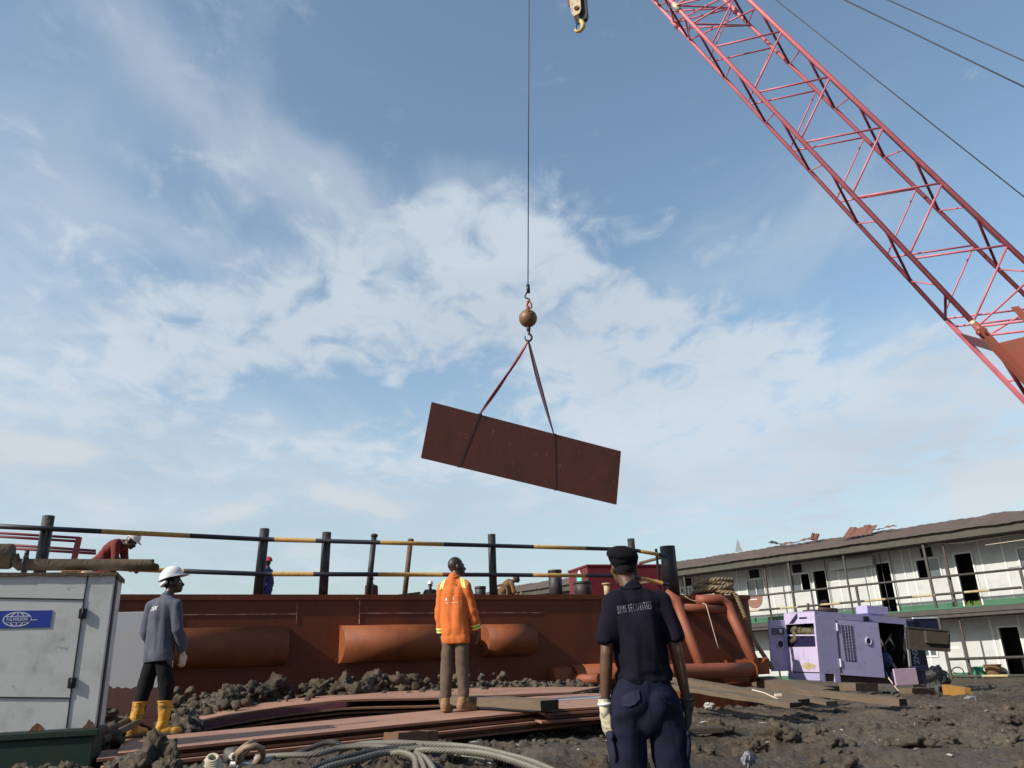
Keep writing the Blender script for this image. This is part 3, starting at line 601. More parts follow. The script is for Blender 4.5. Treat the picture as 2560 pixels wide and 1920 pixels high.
# ------------------------------------------------------------------ crane boom
def make_crane():
    O = V((7.3177, 12.5697, 7.6923)); L = V((-.64375, .27855, 1.4960)); Wv = V((1.42472, -.46358, -.05462)); H = V((.28432, 1.28537, .72168)); K = -.01338
    c = empty('crane', (O-L*4.6).to_tuple()[:2]+(0,), 0, 'tall red lattice crane boom leaning left over the yard', 'crane')
    base = V(c.location)
    def nd(ch, i):   # chord B D A C at station i (0 = lower joint, 4 = upper)
        a, h = {'B': (0, 0), 'D': (1, 0), 'A': (0, 1), 'C': (1, 1)}[ch]; k = 1+K*i if i >= 0 else 1+K*i
        return O+L*i+(Wv*a+H*h)*k-base
    top = 10.5; low = -1.02
    for ch in 'BDAC':
        q = MB(); q.tube([nd(ch, low), nd(ch, top)], .046 if ch in 'BD' else .041, 12); q.build('chord', 'crane_red', c)
    def mem(a, b2, r, name='brace', m='crane_red'):
        q = MB(); q.tube([a, b2], r, 8); q.build(name, m, c)
    for i in range(-1, 10):
        mem(nd('B', i), nd('D', i), .021); mem(nd('A', i), nd('C', i), .019)
        if i < 9: mem(nd('D', i+1), nd('B', i+.06), .020); mem(nd('C', i+1), nd('A', i+.04), .016)
        # side faces
        for f, g in (('B', 'A'), ('D', 'C')):
            s = i+.6
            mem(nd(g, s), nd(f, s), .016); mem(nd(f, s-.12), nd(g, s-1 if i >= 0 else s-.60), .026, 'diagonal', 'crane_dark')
    # denser lacing where two boom sections are pinned
    for i in (4.55, 5.0, 5.45):
        mem(nd('B', i), nd('C', i), .02); mem(nd('A', i), nd('D', i), .02); mem(nd('B', i), nd('D', i+.35), .02); mem(nd('A', i), nd('B', i+.2), .022)
        mem(nd('C', i), nd('A', i+.3), .018)
    for ch in 'BDAC':
        q = MB(); p = nd(ch, 4.95); d = L.normalized(); q.tube([p-d*.14, p+d*.14], .058, 10); x, y = perp(d); q.tube([p-x*.09, p+x*.09], .028, 8); q.build('joint_lug', 'hook_block' if ch == 'B' else 'crane_red', c)
    # plated foot section: tapered side webs from the pinned joint down to the heel
    d = L.normalized(); wn = Wv.normalized(); hn = H.normalized()
    for ch in 'BD':
        q = MB(); p = nd(ch, low)
        q.tube([p-d*.20, p+d*.08], .060, 10); x, y = perp(d); q.tube([p-y*.09-d*.08, p+y*.09-d*.08], .035, 10); q.build('joint_lug', 'crane_orange', c); q = MB(); q.tube([p+d*.08, p+d*.16], .052, 10); q.build('joint_collar', 'hook_block', c)
    F0 = -1.08; F1 = -5.0
    def ft(a, h, i):   # foot box narrows in height towards the heel, stays wide
        t = (F0-i)/(F0-F1); return O+L*i+Wv*(a*(1.0)+0*t)+H*(h*(1-.72*t)+.28*t)-base
    for a in (0, 1):
        q = MB(); q.bar(ft(a, 0, F0+.05), ft(a, 0, F1), .11, .11); q.build('foot_chord', 'crane_orange', c)
        q = MB(); q.bar(ft(a, 1, F0+.05), ft(a, 1, F1), .065, .065); q.build('foot_chord', 'crane_red', c)
    # front plate between chords B and D
    q = MB(); t = hn*.02
    P = [ft(.03, 0, -1.24), ft(.97, 0, -1.10), ft(.97, 0, -2.3), ft(.03, 0, -2.8)]
    q.prism(P, t); q.build('foot_plate', 'crane_orange', c)
    for i in (-1.22, -2.35, -3.6):
        q = MB(); q.prism([ft(0, .0, i), ft(0, 1, i), ft(0, 1, i-.16), ft(0, 0, i-.16)], wn*.03); q.build('side_web', 'crane_dark', c)
    for i in (-1.12, -1.9, -2.8, -3.6):
        mem(ft(0, 0, i), ft(1, 0, i), .022, 'foot_brace'); mem(ft(0, 1, i), ft(1, 1, i), .020, 'foot_brace')
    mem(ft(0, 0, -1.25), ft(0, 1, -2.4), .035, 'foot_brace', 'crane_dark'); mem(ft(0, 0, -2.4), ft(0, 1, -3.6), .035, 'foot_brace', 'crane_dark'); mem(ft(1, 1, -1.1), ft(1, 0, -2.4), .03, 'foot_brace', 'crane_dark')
    for k in (0., .28): mem(ft(0, 0, -1.0-k*.5), ft(1, .05, -.42-k), .018, 'foot_brace')
    q = MB(); q.prism([ft(.46, -.02, -.80), ft(.54, -.02, -.80), ft(.54, -.02, -1.16), ft(.46, -.02, -1.16)], hn*.03); q.build('foot_gusset', 'crane_orange', c)
    # raised swirl mark on the foot plate
    q = MB(); cc = ft(.50, -.045, -1.50); u = wn*.085; v = (d-wn*d.dot(wn)).normalized()*.085
    q.tube([cc+u*math.cos(t)*(1-.05*t)+v*math.sin(t)*(1-.05*t) for t in [k*.35 for k in range(26)]], .012, 6)
    q.tube([cc+u*1.3+v*1.2, cc+u*.8+v*.1, cc-u*.7-v*.9], .012, 6); q.build('swirl_mark', 'rust', c)
    # crane house and tracks, off frame to the right
    hb = ft(.5, .3, F1); q = MB(); q.bbox(hb.x-1.4, hb.x+1.6, hb.y-1.6, hb.y+1.5, .95, 2.9, .06); q.build('crane_house', 'crane_orange', c)
    for s in (-1, 1):
        q = MB(); q.bbox(hb.x-2.4, hb.x+2.6, hb.y+s*1.55-.32, hb.y+s*1.55+.32, 0, .9, .25); q.build('crawler_track', 'steel_dark', c)
    # pendant lines and hoist lines
    def line(a, b2, Ya, Yb, r, ext=1.):
        A = PY(*a, Ya); B = PY(*b2, Yb); d2 = B-A; q = MB(); q.tube([A-d2*1.5-base, B+d2*ext-base], r, 6); q.build('pendant_line', 'wire', c)
    line((1940, 0), (2560, 492), 15.6, 13, .012, .95); line((2112, 0), (2560, 217), 15.8, 13.5, .017, 1.6); line((2220, 0), (2560, 152), 15.8, 13.5, .015, 1.8)
    line((1865, 0), (2425, 535), 16.2, 13.8, .008, .1)
make_crane()
# hoist rope, ball, slings, load
def make_load():
    Y = 16.
    P = lambda x, y: PY(x, y, Y)
    q = MB(); t0 = P(1324, -400); b0 = P(1320, 712); q.tube([t0, b0], .012, 8)
    tag(q.build('hoist_rope', 'wire'), 'single black hoist rope running straight up from the rusty ball', 'wire rope')
    r = empty('crane_ball', P(1320, 796), 0, 'round rusty brown weight ball with hook above the load', 'crane ball'); o = V(r.location)
    q = MB(); q.sphere((0, 0, 0), .205, 32, 20); q.build('ball', 'ball', r)
    q = MB(); q.torus((.045, -.19, .06), .045, .012, (.2, -1, .3), 18, 6); q.build('lifting_eye', 'rust', r)
    q = MB(); a = P(1320, 712)-o; q.tube([a, a-V((0, 0, .20))], .042, 10); q.build('rope_socket', 'steel_dark', r)
    q = MB(); z = a.z-.2; q.tube([(0, 0, z), (-.045, 0, z-.08), (-.03, 0, z-.13), (.05, 0, z-.16), (.06, 0, z-.24)], .018, 8); q.build('link', 'steel_dark', r)
    q = MB(); q.tube([(0, 0, .19), (0, 0, .25), (-.01, 0, .33), (.02, 0, .42), (.07, 0, .44)], [.055, .035, .028, .03, .02], 10); q.tube([(.03, 0, .44), (.09, 0, .36), (.09, 0, .26), (.05, 0, .24), (.03, 0, .30)], .022, 8); q.build('swivel', 'crane_orange', r)
    q = MB(); q.tube([(0, 0, -.19), (0, 0, -.31)], [.05, .04], 12); q.build('hook_shank', 'maroon_post', r)
    hk = P(1321, 845)-o
    q = MB(); pts = [(0, 0, -.30), (.01, 0, -.36)]+[(hk.x+.075*math.sin(t)+.0, 0, hk.z+.01+.085*math.cos(t)) for t in [k*.42+.2 for k in range(13)]]
    q.tube(pts, [.03, .028]+[.026]*9+[.02, .016, .012, .01], 8); q.build('hook', 'steel_dark', r)
    # the plate
    n = rot_z(math.radians(21)) @ V((0, 1, 0)); p0 = V((.2, 16., 0))
    TL = PN(1080, 1004, p0, n); TR = PN(1557, 1131, p0, n); BL = PN(1051, 1146, p0, n); BR = PN(1536, 1259, p0, n)
    ex = ((TR-TL)+(BR-BL))/2; ez = ((TL-BL)+(TR-BR))/2; ctr = (TL+TR+BL+BR)/4; w = ex.length; h = ez.length; ex.normalize(); ez = (ez-ex*ez.dot(ex)).normalized(); ey = ez.cross(ex)
    pl = MB(); th = .02
    bm = bmesh.new(); bmesh.ops.create_cube(bm, size=1)
    for v in bm.verts: v.co = V((v.co.x*w, v.co.y*th, v.co.z*h))
    bmesh.ops.bevel(bm, geom=[e for e in bm.edges if abs(e.verts[0].co.y-e.verts[1].co.y) > th*.5], offset=.010, segments=2, affect='EDGES')
    pl.add([v.co for v in bm.verts], [[v.index for v in f.verts] for f in bm.faces]); bm.free()
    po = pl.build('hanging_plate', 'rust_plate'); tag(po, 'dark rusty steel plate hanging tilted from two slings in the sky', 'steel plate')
    Mx = Matrix((ex, ey, ez)).transposed().to_4x4(); Mx.translation = ctr; po.matrix_world = Mx
    hook = P(1321, 852)
    def sling(px, py, nb, m, label, wide, twist, kink):
        e = PN(px, py, p0, n); q = MB(); N = 26; d = e-hook; xx = d.cross(V((0, 1, 0))).normalized(); yy = d.normalized().cross(xx)
        for off in (-1, 1):     # two legs of the flat web, twisting
            vs = []; 
            for i in range(N+1):
                t = i/N; c = hook+d*t+xx*kink*math.sin(math.pi*t)*.5; a = twist*(t+.15*off)+.3
                wd = wide*(.25+.75*math.sin(math.pi*min(1, max(.0, t)))**.6); ax = (xx*math.cos(a)+yy*math.sin(a))*wd; ay = (yy*math.cos(a)-xx*math.sin(a))*.008
                c = c+yy*off*.012
                vs += [c-ax-ay, c+ax-ay, c+ax+ay, c-ax+ay]
            q.add(vs, [(4*i+j, 4*i+(j+1) % 4, 4*i+4+(j+1) % 4, 4*i+4+j) for i in range(N) for j in range(4)], 0, False)
        # the turns round the plate
        le = Mx.inverted() @ e; x0 = le.x; x1 = x0+nb; s2 = .020
        for y in (-th/2-.003, th/2+.003):
            q.add([Mx @ V(p) for p in ((x0-s2, y, h/2+.008), (x0+s2, y, h/2+.008), (x1+s2, y, -h/2-.006), (x1-s2, y, -h/2-.006), (x0-s2, y*1.3, h/2+.008), (x0+s2, y*1.3, h/2+.008), (x1+s2, y*1.3, -h/2-.006), (x1-s2, y*1.3, -h/2-.006))],
                  [(0, 1, 2, 3), (4, 7, 6, 5), (0, 4, 5, 1), (1, 5, 6, 2), (2, 6, 7, 3), (3, 7, 4, 0)], 1)
        q.add([Mx @ V(p) for p in ((x1-s2, -th/2-.01, -h/2-.006), (x1+s2, -th/2-.01, -h/2-.006), (x1+s2, th/2+.01, -h/2-.006), (x1-s2, th/2+.01, -h/2-.006))], [(0, 1, 2, 3)], 1)
        q.tube([e-V((.04, 0, -.01)), e+V((.05, 0, .0))], .02, 8, 1)
        tag(q.build('lifting_sling', [m, 'rust_plate_dark']), label, 'sling', 'slings carrying the hanging plate')
    sling(1199, 1036, -.25, 'sling', 'faded red webbing sling, left leg above the hanging plate', .045, 2.4, .05)
    sling(1385, 1087, .18, 'sling_dark', 'dark webbing sling, right leg above the hanging plate', .048, 1.2, -.03)
    # second hook block, top of frame
    r = empty('hook_block', P(1441, 32), math.radians(-18), 'cream and brown hook block with yellow hook at the top of the sky', 'hook block')
    q = MB(); poly = [(-.14, -.10, .9), (.15, -.10, .9), (.15, -.10, 0), (.10, -.10, -.13), (-.06, -.10, -.19), (-.10, -.10, -.12), (-.14, -.10, .25)]
    q.prism(poly, (0, .045, 0)); q.build('cheek_plate', 'hook_block', r)
    q = MB(); q.prism([(x+.02, y+.24, z-.05) for x, y, z in poly], (0, .045, 0)); q.build('cheek_plate', 'steel_dark', r)
    q = MB(); q.prism([(x*.8+.17, y+.10, z*1.-.12) for x, y, z in poly], (0, .14, 0)); q.build('swivel_case', 'steel_dark', r)
    q = MB(); q.torus((.03, -.12, .04), .045, .02, (0, 1, 0), 18, 8); q.tube([(.03, -.13, .04), (.03, -.09, .04)], .02, 10); q.build('pin', 'rust', r)
    q = MB(); q.tube([(0, .02, .45), (0, .07, .45)], .22, 24); q.build('sheave', 'rust', r)
    q = MB(); pts = [(.05, .06, -.12), (.07, .05, -.22), (.13, .04, -.34), (.145, .03, -.44), (.12, .02, -.54), (.05, .01, -.62), (-.03, .0, -.62), (-.07, 0, -.56), (-.05, 0, -.50)]
    q.tube(pts, [.045, .055, .062, .066, .06, .05, .04, .032, .018], 14); q.build('hook', 'hook_yellow', r)
    q = MB(); q.tube([(.0, .0, -.22), (-.02, 0, -.36), (-.04, 0, -.52)], .015, 8); q.build('safety_latch', 'steel_dark', r)
    for dx in (-.07, .05):
        q = MB(); q.tube([(dx, .06, .5), (dx*1.5, .06, 8)], .012, 6); q.build('reeving_rope', 'wire', r)
make_load()
# ------------------------------------------------------------------ stacked plates, timbers, wire ropes
def plate(pts_front, pts_back, th, label, name='steel_plate', group=None, mats=('plate_top', 'plate_edge', 'plate_purple'), edge=1, cat='steel plate'):
    """a steel plate between its front and back edges, sagging as laid"""
    n = 14; q = MB()
    def ev(P, t):
        L = [0]
        for a, b in zip(P, P[1:]): L.append(L[-1]+(V(b)-V(a)).length)
        s = t*L[-1]
        for i in range(len(P)-1):
            if s <= L[i+1]+1e-9: return V(P[i]).lerp(V(P[i+1]), (s-L[i])/max(1e-6, L[i+1]-L[i]))
        return V(P[-1])
    T = []
    for i in range(n+1):
        a = ev(pts_front, i/n); b = ev(pts_back, i/n)
        T.append([a, a.lerp(b, .33), a.lerp(b, .67), b])
    dz = V((0, 0, -th)); vs = [p for r in T for p in r]; m = len(vs); vs += [p+dz for p in vs[:m]]; fs = []; mi = []
    for i in range(n):
        for j in range(3):
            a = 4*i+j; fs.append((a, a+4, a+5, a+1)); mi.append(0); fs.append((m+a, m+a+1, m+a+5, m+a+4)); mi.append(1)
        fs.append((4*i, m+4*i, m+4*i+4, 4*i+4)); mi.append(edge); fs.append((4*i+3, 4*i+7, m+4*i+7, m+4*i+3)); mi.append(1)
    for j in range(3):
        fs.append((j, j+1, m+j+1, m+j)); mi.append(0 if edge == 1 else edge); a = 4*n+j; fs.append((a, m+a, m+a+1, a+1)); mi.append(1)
    q.v = vs; q.f = fs; q.m = mi; q.sm = [False]*len(fs)
    return tag(q.build(name, list(mats)), label, cat, group)
FL = V((-3.50, 7.30, .50)); e1 = V((.905, .425, .026)); e2 = V((-.425, .905, .0)).normalized()
def pt(s, n, z=0.): p = FL+e1*s+e2*n; return (p.x, p.y, p.z+z+.012*math.sin(s*1.3))
G1 = 'plates of the front stack'
rows = [(0, 4.95, 0, 1.83, 0, 'top plate of the front stack, under the boots of two men'), (-.16, 4.9, .12, 1.95, -.034, 'second plate of the front stack, sticking out at its left end'),
        (.05, 5.1, .02, 1.9, -.062, 'third plate down in the front stack, its front edge shaded'), (-.12, 5.0, -.09, 1.8, -.092, 'fourth plate of the front stack with a bright front edge'),
        (.2, 4.8, -.02, 1.85, -.125, 'fifth plate of the front stack, set slightly back'), (.1, 5.05, -.05, 1.8, -.155, 'bottom plate of the front stack resting on a timber block')]
for s0, s1, n0, n1, z, lb in rows:
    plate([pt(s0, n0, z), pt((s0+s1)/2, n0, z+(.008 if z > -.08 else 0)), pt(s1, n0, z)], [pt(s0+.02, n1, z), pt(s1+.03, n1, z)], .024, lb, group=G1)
# rear stack, warped upward in the middle, with a purple front edge at its left end
def rz(px, py, Y): return PY(px, py, Y)
fr = [rz(487, 1806, 10.4), rz(560, 1790, 10.6), rz(700, 1767, 10.9), rz(866, 1748, 11.2), rz(1060, 1745, 11.5), rz(1430, 1730, 12.0)]
bk = [rz(497, 1781, 11.9), rz(600, 1760, 12.1), rz(800, 1740, 12.4), rz(950, 1730, 12.7), rz(1200, 1719, 13.1), rz(1500, 1717, 13.6)]
plate(fr, bk, .028, 'long warped top plate of the rear stack, its lit face bending up in the middle', group='plates of the rear stack', edge=1)
dn = lambda P, z, dy: [(p.x, p.y+dy, p.z-z) for p in P]
plate(dn(fr[:4], .034, -.02), dn(bk[:4], .034, 0), .060, 'purple edged plate under the left end of the rear stack', group='plates of the rear stack', edge=2)
for k, lb in enumerate(('third plate down in the shadow of the rear stack', 'lower plate of the rear stack with a thin bright edge', 'bottom plate of the rear stack lying near the mud')):
    plate(dn(fr, .10+.055*k, .05*(k-1)), dn(bk, .10+.055*k, .04*k), .024, lb, group='plates of the rear stack')
# right stack behind the guard
o = V((.22, 8.75, .63)); a1 = V((.93, .36, 0)); a2 = V((-.20, .98, .02))
for k, lb in enumerate(('top plate of the small right stack with a dark stain, left of the guard', 'second plate of the small right stack beside the guard', 'third plate of the small right stack beside the guard', 'lowest plate of the small right stack beside the guard')):
    b = o+V((.02*k*(-1)**k, .03*k*(-1)**k, -.034*k))
    plate([b, b+a1*1.3], [b+a2*2.3, b+a2*2.3+a1*1.3], .022, lb, group='plates of the right stack')
plate([o+a2*1.15+V((-.3, 0, .004)), o+a2*1.15+a1*1.3+V((0, 0, .004))], [o+a2*1.55+V((-.1, 0, .012)), o+a2*1.6+a1*1.4+V((0, 0, .012))], .010, 'thin grey sheet strip lying across the small right stack', mats=('galvanised', 'plate_edge', 'plate_edge'), name='sheet_strip', cat='metal sheet')
def timber(a, b, w, h, label, m='wood', group=None, seed=0):
    a = V(a); b = V(b); d = (b-a); l = d.length; d.normalize(); x = d.cross(V((0, 0, 1))).normalized(); z = x.cross(d); rnd = random.Random(seed)
    q = MB(); N = 10; vs = []
    for i in range(N+1):
        c = d*(l*i/N-l/2)
        for sx, sz in ((-1, -1), (1, -1), (1, 1), (-1, 1)):
            k = V((rnd.uniform(-1, 1), rnd.uniform(-1, 1), rnd.uniform(-1, 1)))*.006
            vs.append((l*i/N-l/2+k.x, sx*w/2+k.y, sz*h/2+k.z))
    q.add(vs, [(4*i+j, 4*i+(j+1) % 4, 4*i+4+(j+1) % 4, 4*i+4+j) for i in range(N) for j in range(4)]); q.add(vs[:4], [(0, 3, 2, 1)], 0); q.add(vs[-4:], [(0, 1, 2, 3)], 1)
    t = q.build('timber', [m, 'wood_end']); tag(t, label, 'timber', group); R = Matrix((d, -x, z)).transposed().to_4x4(); R.translation = (a+b)/2; t.matrix_world = R; return t
timber((-1.0, 10.75, .705), (.25, 8.55, .685), .22, .10, 'weathered thick plank lying across both plate stacks beside the man in orange', seed=1)
timber(PY(985, 1852, 7.25)+V((-.02, -.05, .0)), PY(1075, 1850, 7.7)+V((.0, .1, 0)), .15, .14, 'short timber block propping the front plate stack above the wire ropes', 'wood_orange', seed=2)
timber((-3.1, 7.7, .31), (-2.0, 8.6, .31), .2, .1, 'timber bearer hidden in the shade under the front plate stack', seed=22)
timber((-.3, 9.3, .37), (.7, 9.7, .37), .2, .16, 'timber bearer in the shade under the right end of the plates', seed=23)
timber(PY(480, 1822, 10.6)-V((0,0,.12)), PY(700, 1800, 11.3)-V((0,0,.12)), .2, .12, 'timber bearer under the left end of the rear plates', seed=24)
timber(PY(900, 1800, 11.4)-V((0,0,.02)), PY(1010, 1790, 12.3)-V((0,0,.02)), .3, .14, 'timber bearer under the middle of the rear plates', seed=25)
timber(PY(1190, 1780, 11.6), PY(1290, 1775, 12.6), .3, .14, 'timber bearer under the right end of the rear plates', seed=26)
# long planks by the barge corner, right
GP = 'planks on the mud by the barge corner'
timber(PY(1690, 1699, 15.2), PY(2010, 1756, 12.6), .26, .09, 'long grey plank nearest the barge corner, running down to the right', group=GP, seed=3)
timber(PY(1680, 1716, 14.4), PY(1990, 1762, 12.1), .24, .07, 'second plank lying just in front of the long grey one', group=GP, seed=4)
timber(PY(1900, 1702, 17.6), PY(2060, 1734, 15.6), .5, .16, 'short wide plank between the barge end and the purple machine', group=GP, seed=5)
timber(PY(2000, 1728, 15.2), PY(2258, 1756, 13.6), .22, .11, 'weathered beam with a dark sawn end in front of the purple machine', group=GP, seed=6)
timber(PY(1870, 1722, 16.0), PY(2080, 1758, 13.6), .22, .06, 'thin half buried plank in the middle of the pile', group=GP, seed=8)
q = MB(); q.tube([PY(x, y, Y) for x, y, Y in ((1880, 1724, 13.0), (1910, 1732, 12.9), (1945, 1748, 12.5), (1985, 1755, 12.3))], .010, 6); tag(q.build('pale_cord', 'twine'), 'pale cord trailing over the planks on the right', 'cord')
q = MB(); q.bbox(-.05, .05, -.03, .03, -.02, .02, .005); w_ = q.build('wood_chip', 'twine'); w_.location = PY(1946, 1743, 12.6)+V((0, 0, .03)); tag(w_, 'small pale wood chip on the planks beside the cord', 'wood chip')
# wire ropes of the foreground
def gz(x, y, h=.03): return V((x, y, ground_h(x, y)+h))
def wr(name, px, r, label, m='wire_rope', pitch=.20, strands=6, extra=0.):
    pts = []
    for (x, y, Y) in px:
        p = PY(x, y, Y); pts.append(p)
    q = MB(); rope(q, pts, r, strands, pitch, 6, step=.02); return tag(q.build(name, m), label, 'wire rope', 'thick wire ropes lying in front of the plates')
wr('wire_rope', [(850, 1877, 7.3), (900, 1862, 7.2), (980, 1857, 7.1), (1060, 1860, 7.0), (1130, 1864, 6.9), (1200, 1872, 6.7), (1270, 1888, 6.5), (1330, 1905, 6.3), (1400, 1935, 6.0)], .026, 'uppermost of the thick grey wire ropes, arching right across the mud')
wr('wire_rope', [(1040, 1879, 6.9), (1070, 1875, 6.8), (1150, 1878, 6.7), (1220, 1886, 6.5), (1290, 1905, 6.25), (1370, 1935, 5.9)], .026, 'pale wire rope just under the uppermost one at the right')
wr('wire_rope', [(640, 1893, 7.0), (720, 1888, 6.9), (790, 1885, 6.9), (850, 1870, 7.0), (920, 1864, 7.0), (1000, 1873, 6.9), (1060, 1868, 6.9)], .024, 'pale wire rope joining the shackles to the rope bundle')
wr('wire_rope', [(740, 1945, 6.2), (800, 1913, 6.4), (870, 1892, 6.6), (930, 1878, 6.8), (990, 1870, 6.9), (1040, 1864, 6.95)], .025, 'dull wire rope rising from the bottom edge into the bundle', 'wire_rope_dark')
wr('wire_rope', [(770, 1945, 6.1), (820, 1918, 6.3), (890, 1900, 6.5), (950, 1884, 6.7), (1010, 1877, 6.8)], .026, 'second dull wire rope rising beside the first one')
wr('wire_rope', [(700, 1895, 7.05), (750, 1880, 7.1), (810, 1858, 7.2), (840, 1856, 7.2), (860, 1868, 7.2)], .022, 'black wire rope looping above the pale ones', 'wire_rope_dark')
wr('wire_rope', [(975, 1884, 6.75), (1005, 1882, 6.7), (1035, 1895, 6.55), (1040, 1920, 6.3), (1045, 1950, 6.0)], .026, 'wire rope hanging down from the bundle at the left of the tail')
wr('wire_rope', [(1040, 1884, 6.7), (1062, 1896, 6.5), (1078, 1915, 6.3), (1095, 1950, 6.0)], .026, 'wire rope tail curling down to the bottom edge, right of its twin')
wr('wire_rope', [(1045, 1886, 6.65), (1052, 1900, 6.45), (1060, 1920, 6.25), (1068, 1950, 6.)], .022, 'middle wire rope tail between its two neighbours')
wr('wire_rope', [(1120, 1884, 6.9), (1170, 1892, 6.8), (1215, 1898, 6.75)], .010, 'thin loose wire strand below the pale ropes', strands=3, pitch=.08)
def shackle(px, py, Y, a, s, label, m='shackle_tan'):
    r = empty('shackle', PY(px, py, Y), a, label, 'shackle', 'shackles at the end of the wire ropes'); r.rotation_euler = (.9, .15, a)
    q = MB(); q.tube([(-.05*s, 0, -.06*s), (-.065*s, 0, .0), (-.075*s, 0, .05*s), (-.05*s, 0, .11*s), (0, 0, .135*s), (.05*s, 0, .11*s), (.075*s, 0, .05*s), (.065*s, 0, 0), (.05*s, 0, -.06*s)], .020*s, 10); q.build('bow', m, r)
    q = MB(); q.tube([(-.10*s, 0, -.06*s), (.10*s, 0, -.06*s)], .017*s, 10); q.tube([(.075*s, 0, -.06*s), (.10*s, 0, -.06*s)], .028*s, 6, smooth=False)
    for d in (-1, 1): q.torus((d*.05*s, 0, -.06*s), .022*s, .012*s, (1, 0, 0), 14, 6)
    q.build('pin', 'galvanised', r)
shackle(622, 1898, 6.85, .5, 1.25, 'tan bow shackle lying open at the end of the wire rope'); shackle(604, 1880, 7.1, 1.4, .95, 'smaller tan shackle hooked above the larger one')
q = MB(); q.tube([PY(640, 1900, 6.95), PY(684, 1901, 6.9)], .036, 16); tag(q.build('rope_ferrule', 'galvanised'), 'grey metal sleeve pressed on the rope beside the shackles', 'rope sleeve')
q = MB(); lump(q, PY(583, 1888, 7.2), .085, (1.2, 1, .8), 3., 3, .15); tag(q.build('stone', 'wire_rope_dark'), 'smooth grey stone behind the shackles', 'stone')
q = MB(); c = PY(530, 1917, 6.6)
for k in range(7): q.torus(c+V((0, 0, .01*k)), .075-.006*k, .012, (.3, -.8, .6+.1*k), 20, 6)
tag(q.build('rope_ball', 'glove'), 'round pale knot of rope at the bottom edge', 'rope knot')
for k, (a, b2) in enumerate((((245, 1842, 8.2), (330, 1795, 9.4)), ((255, 1852, 8.0), (345, 1806, 9.2)))):
    q = MB(); q.tube([PY(*a), PY(*b2)], .035, 10); tag(q.build('wooden_pole', 'wood'), ('upper' if k == 0 else 'lower')+' of two mud covered poles beside the white generator', 'pole', 'two poles in the mud')
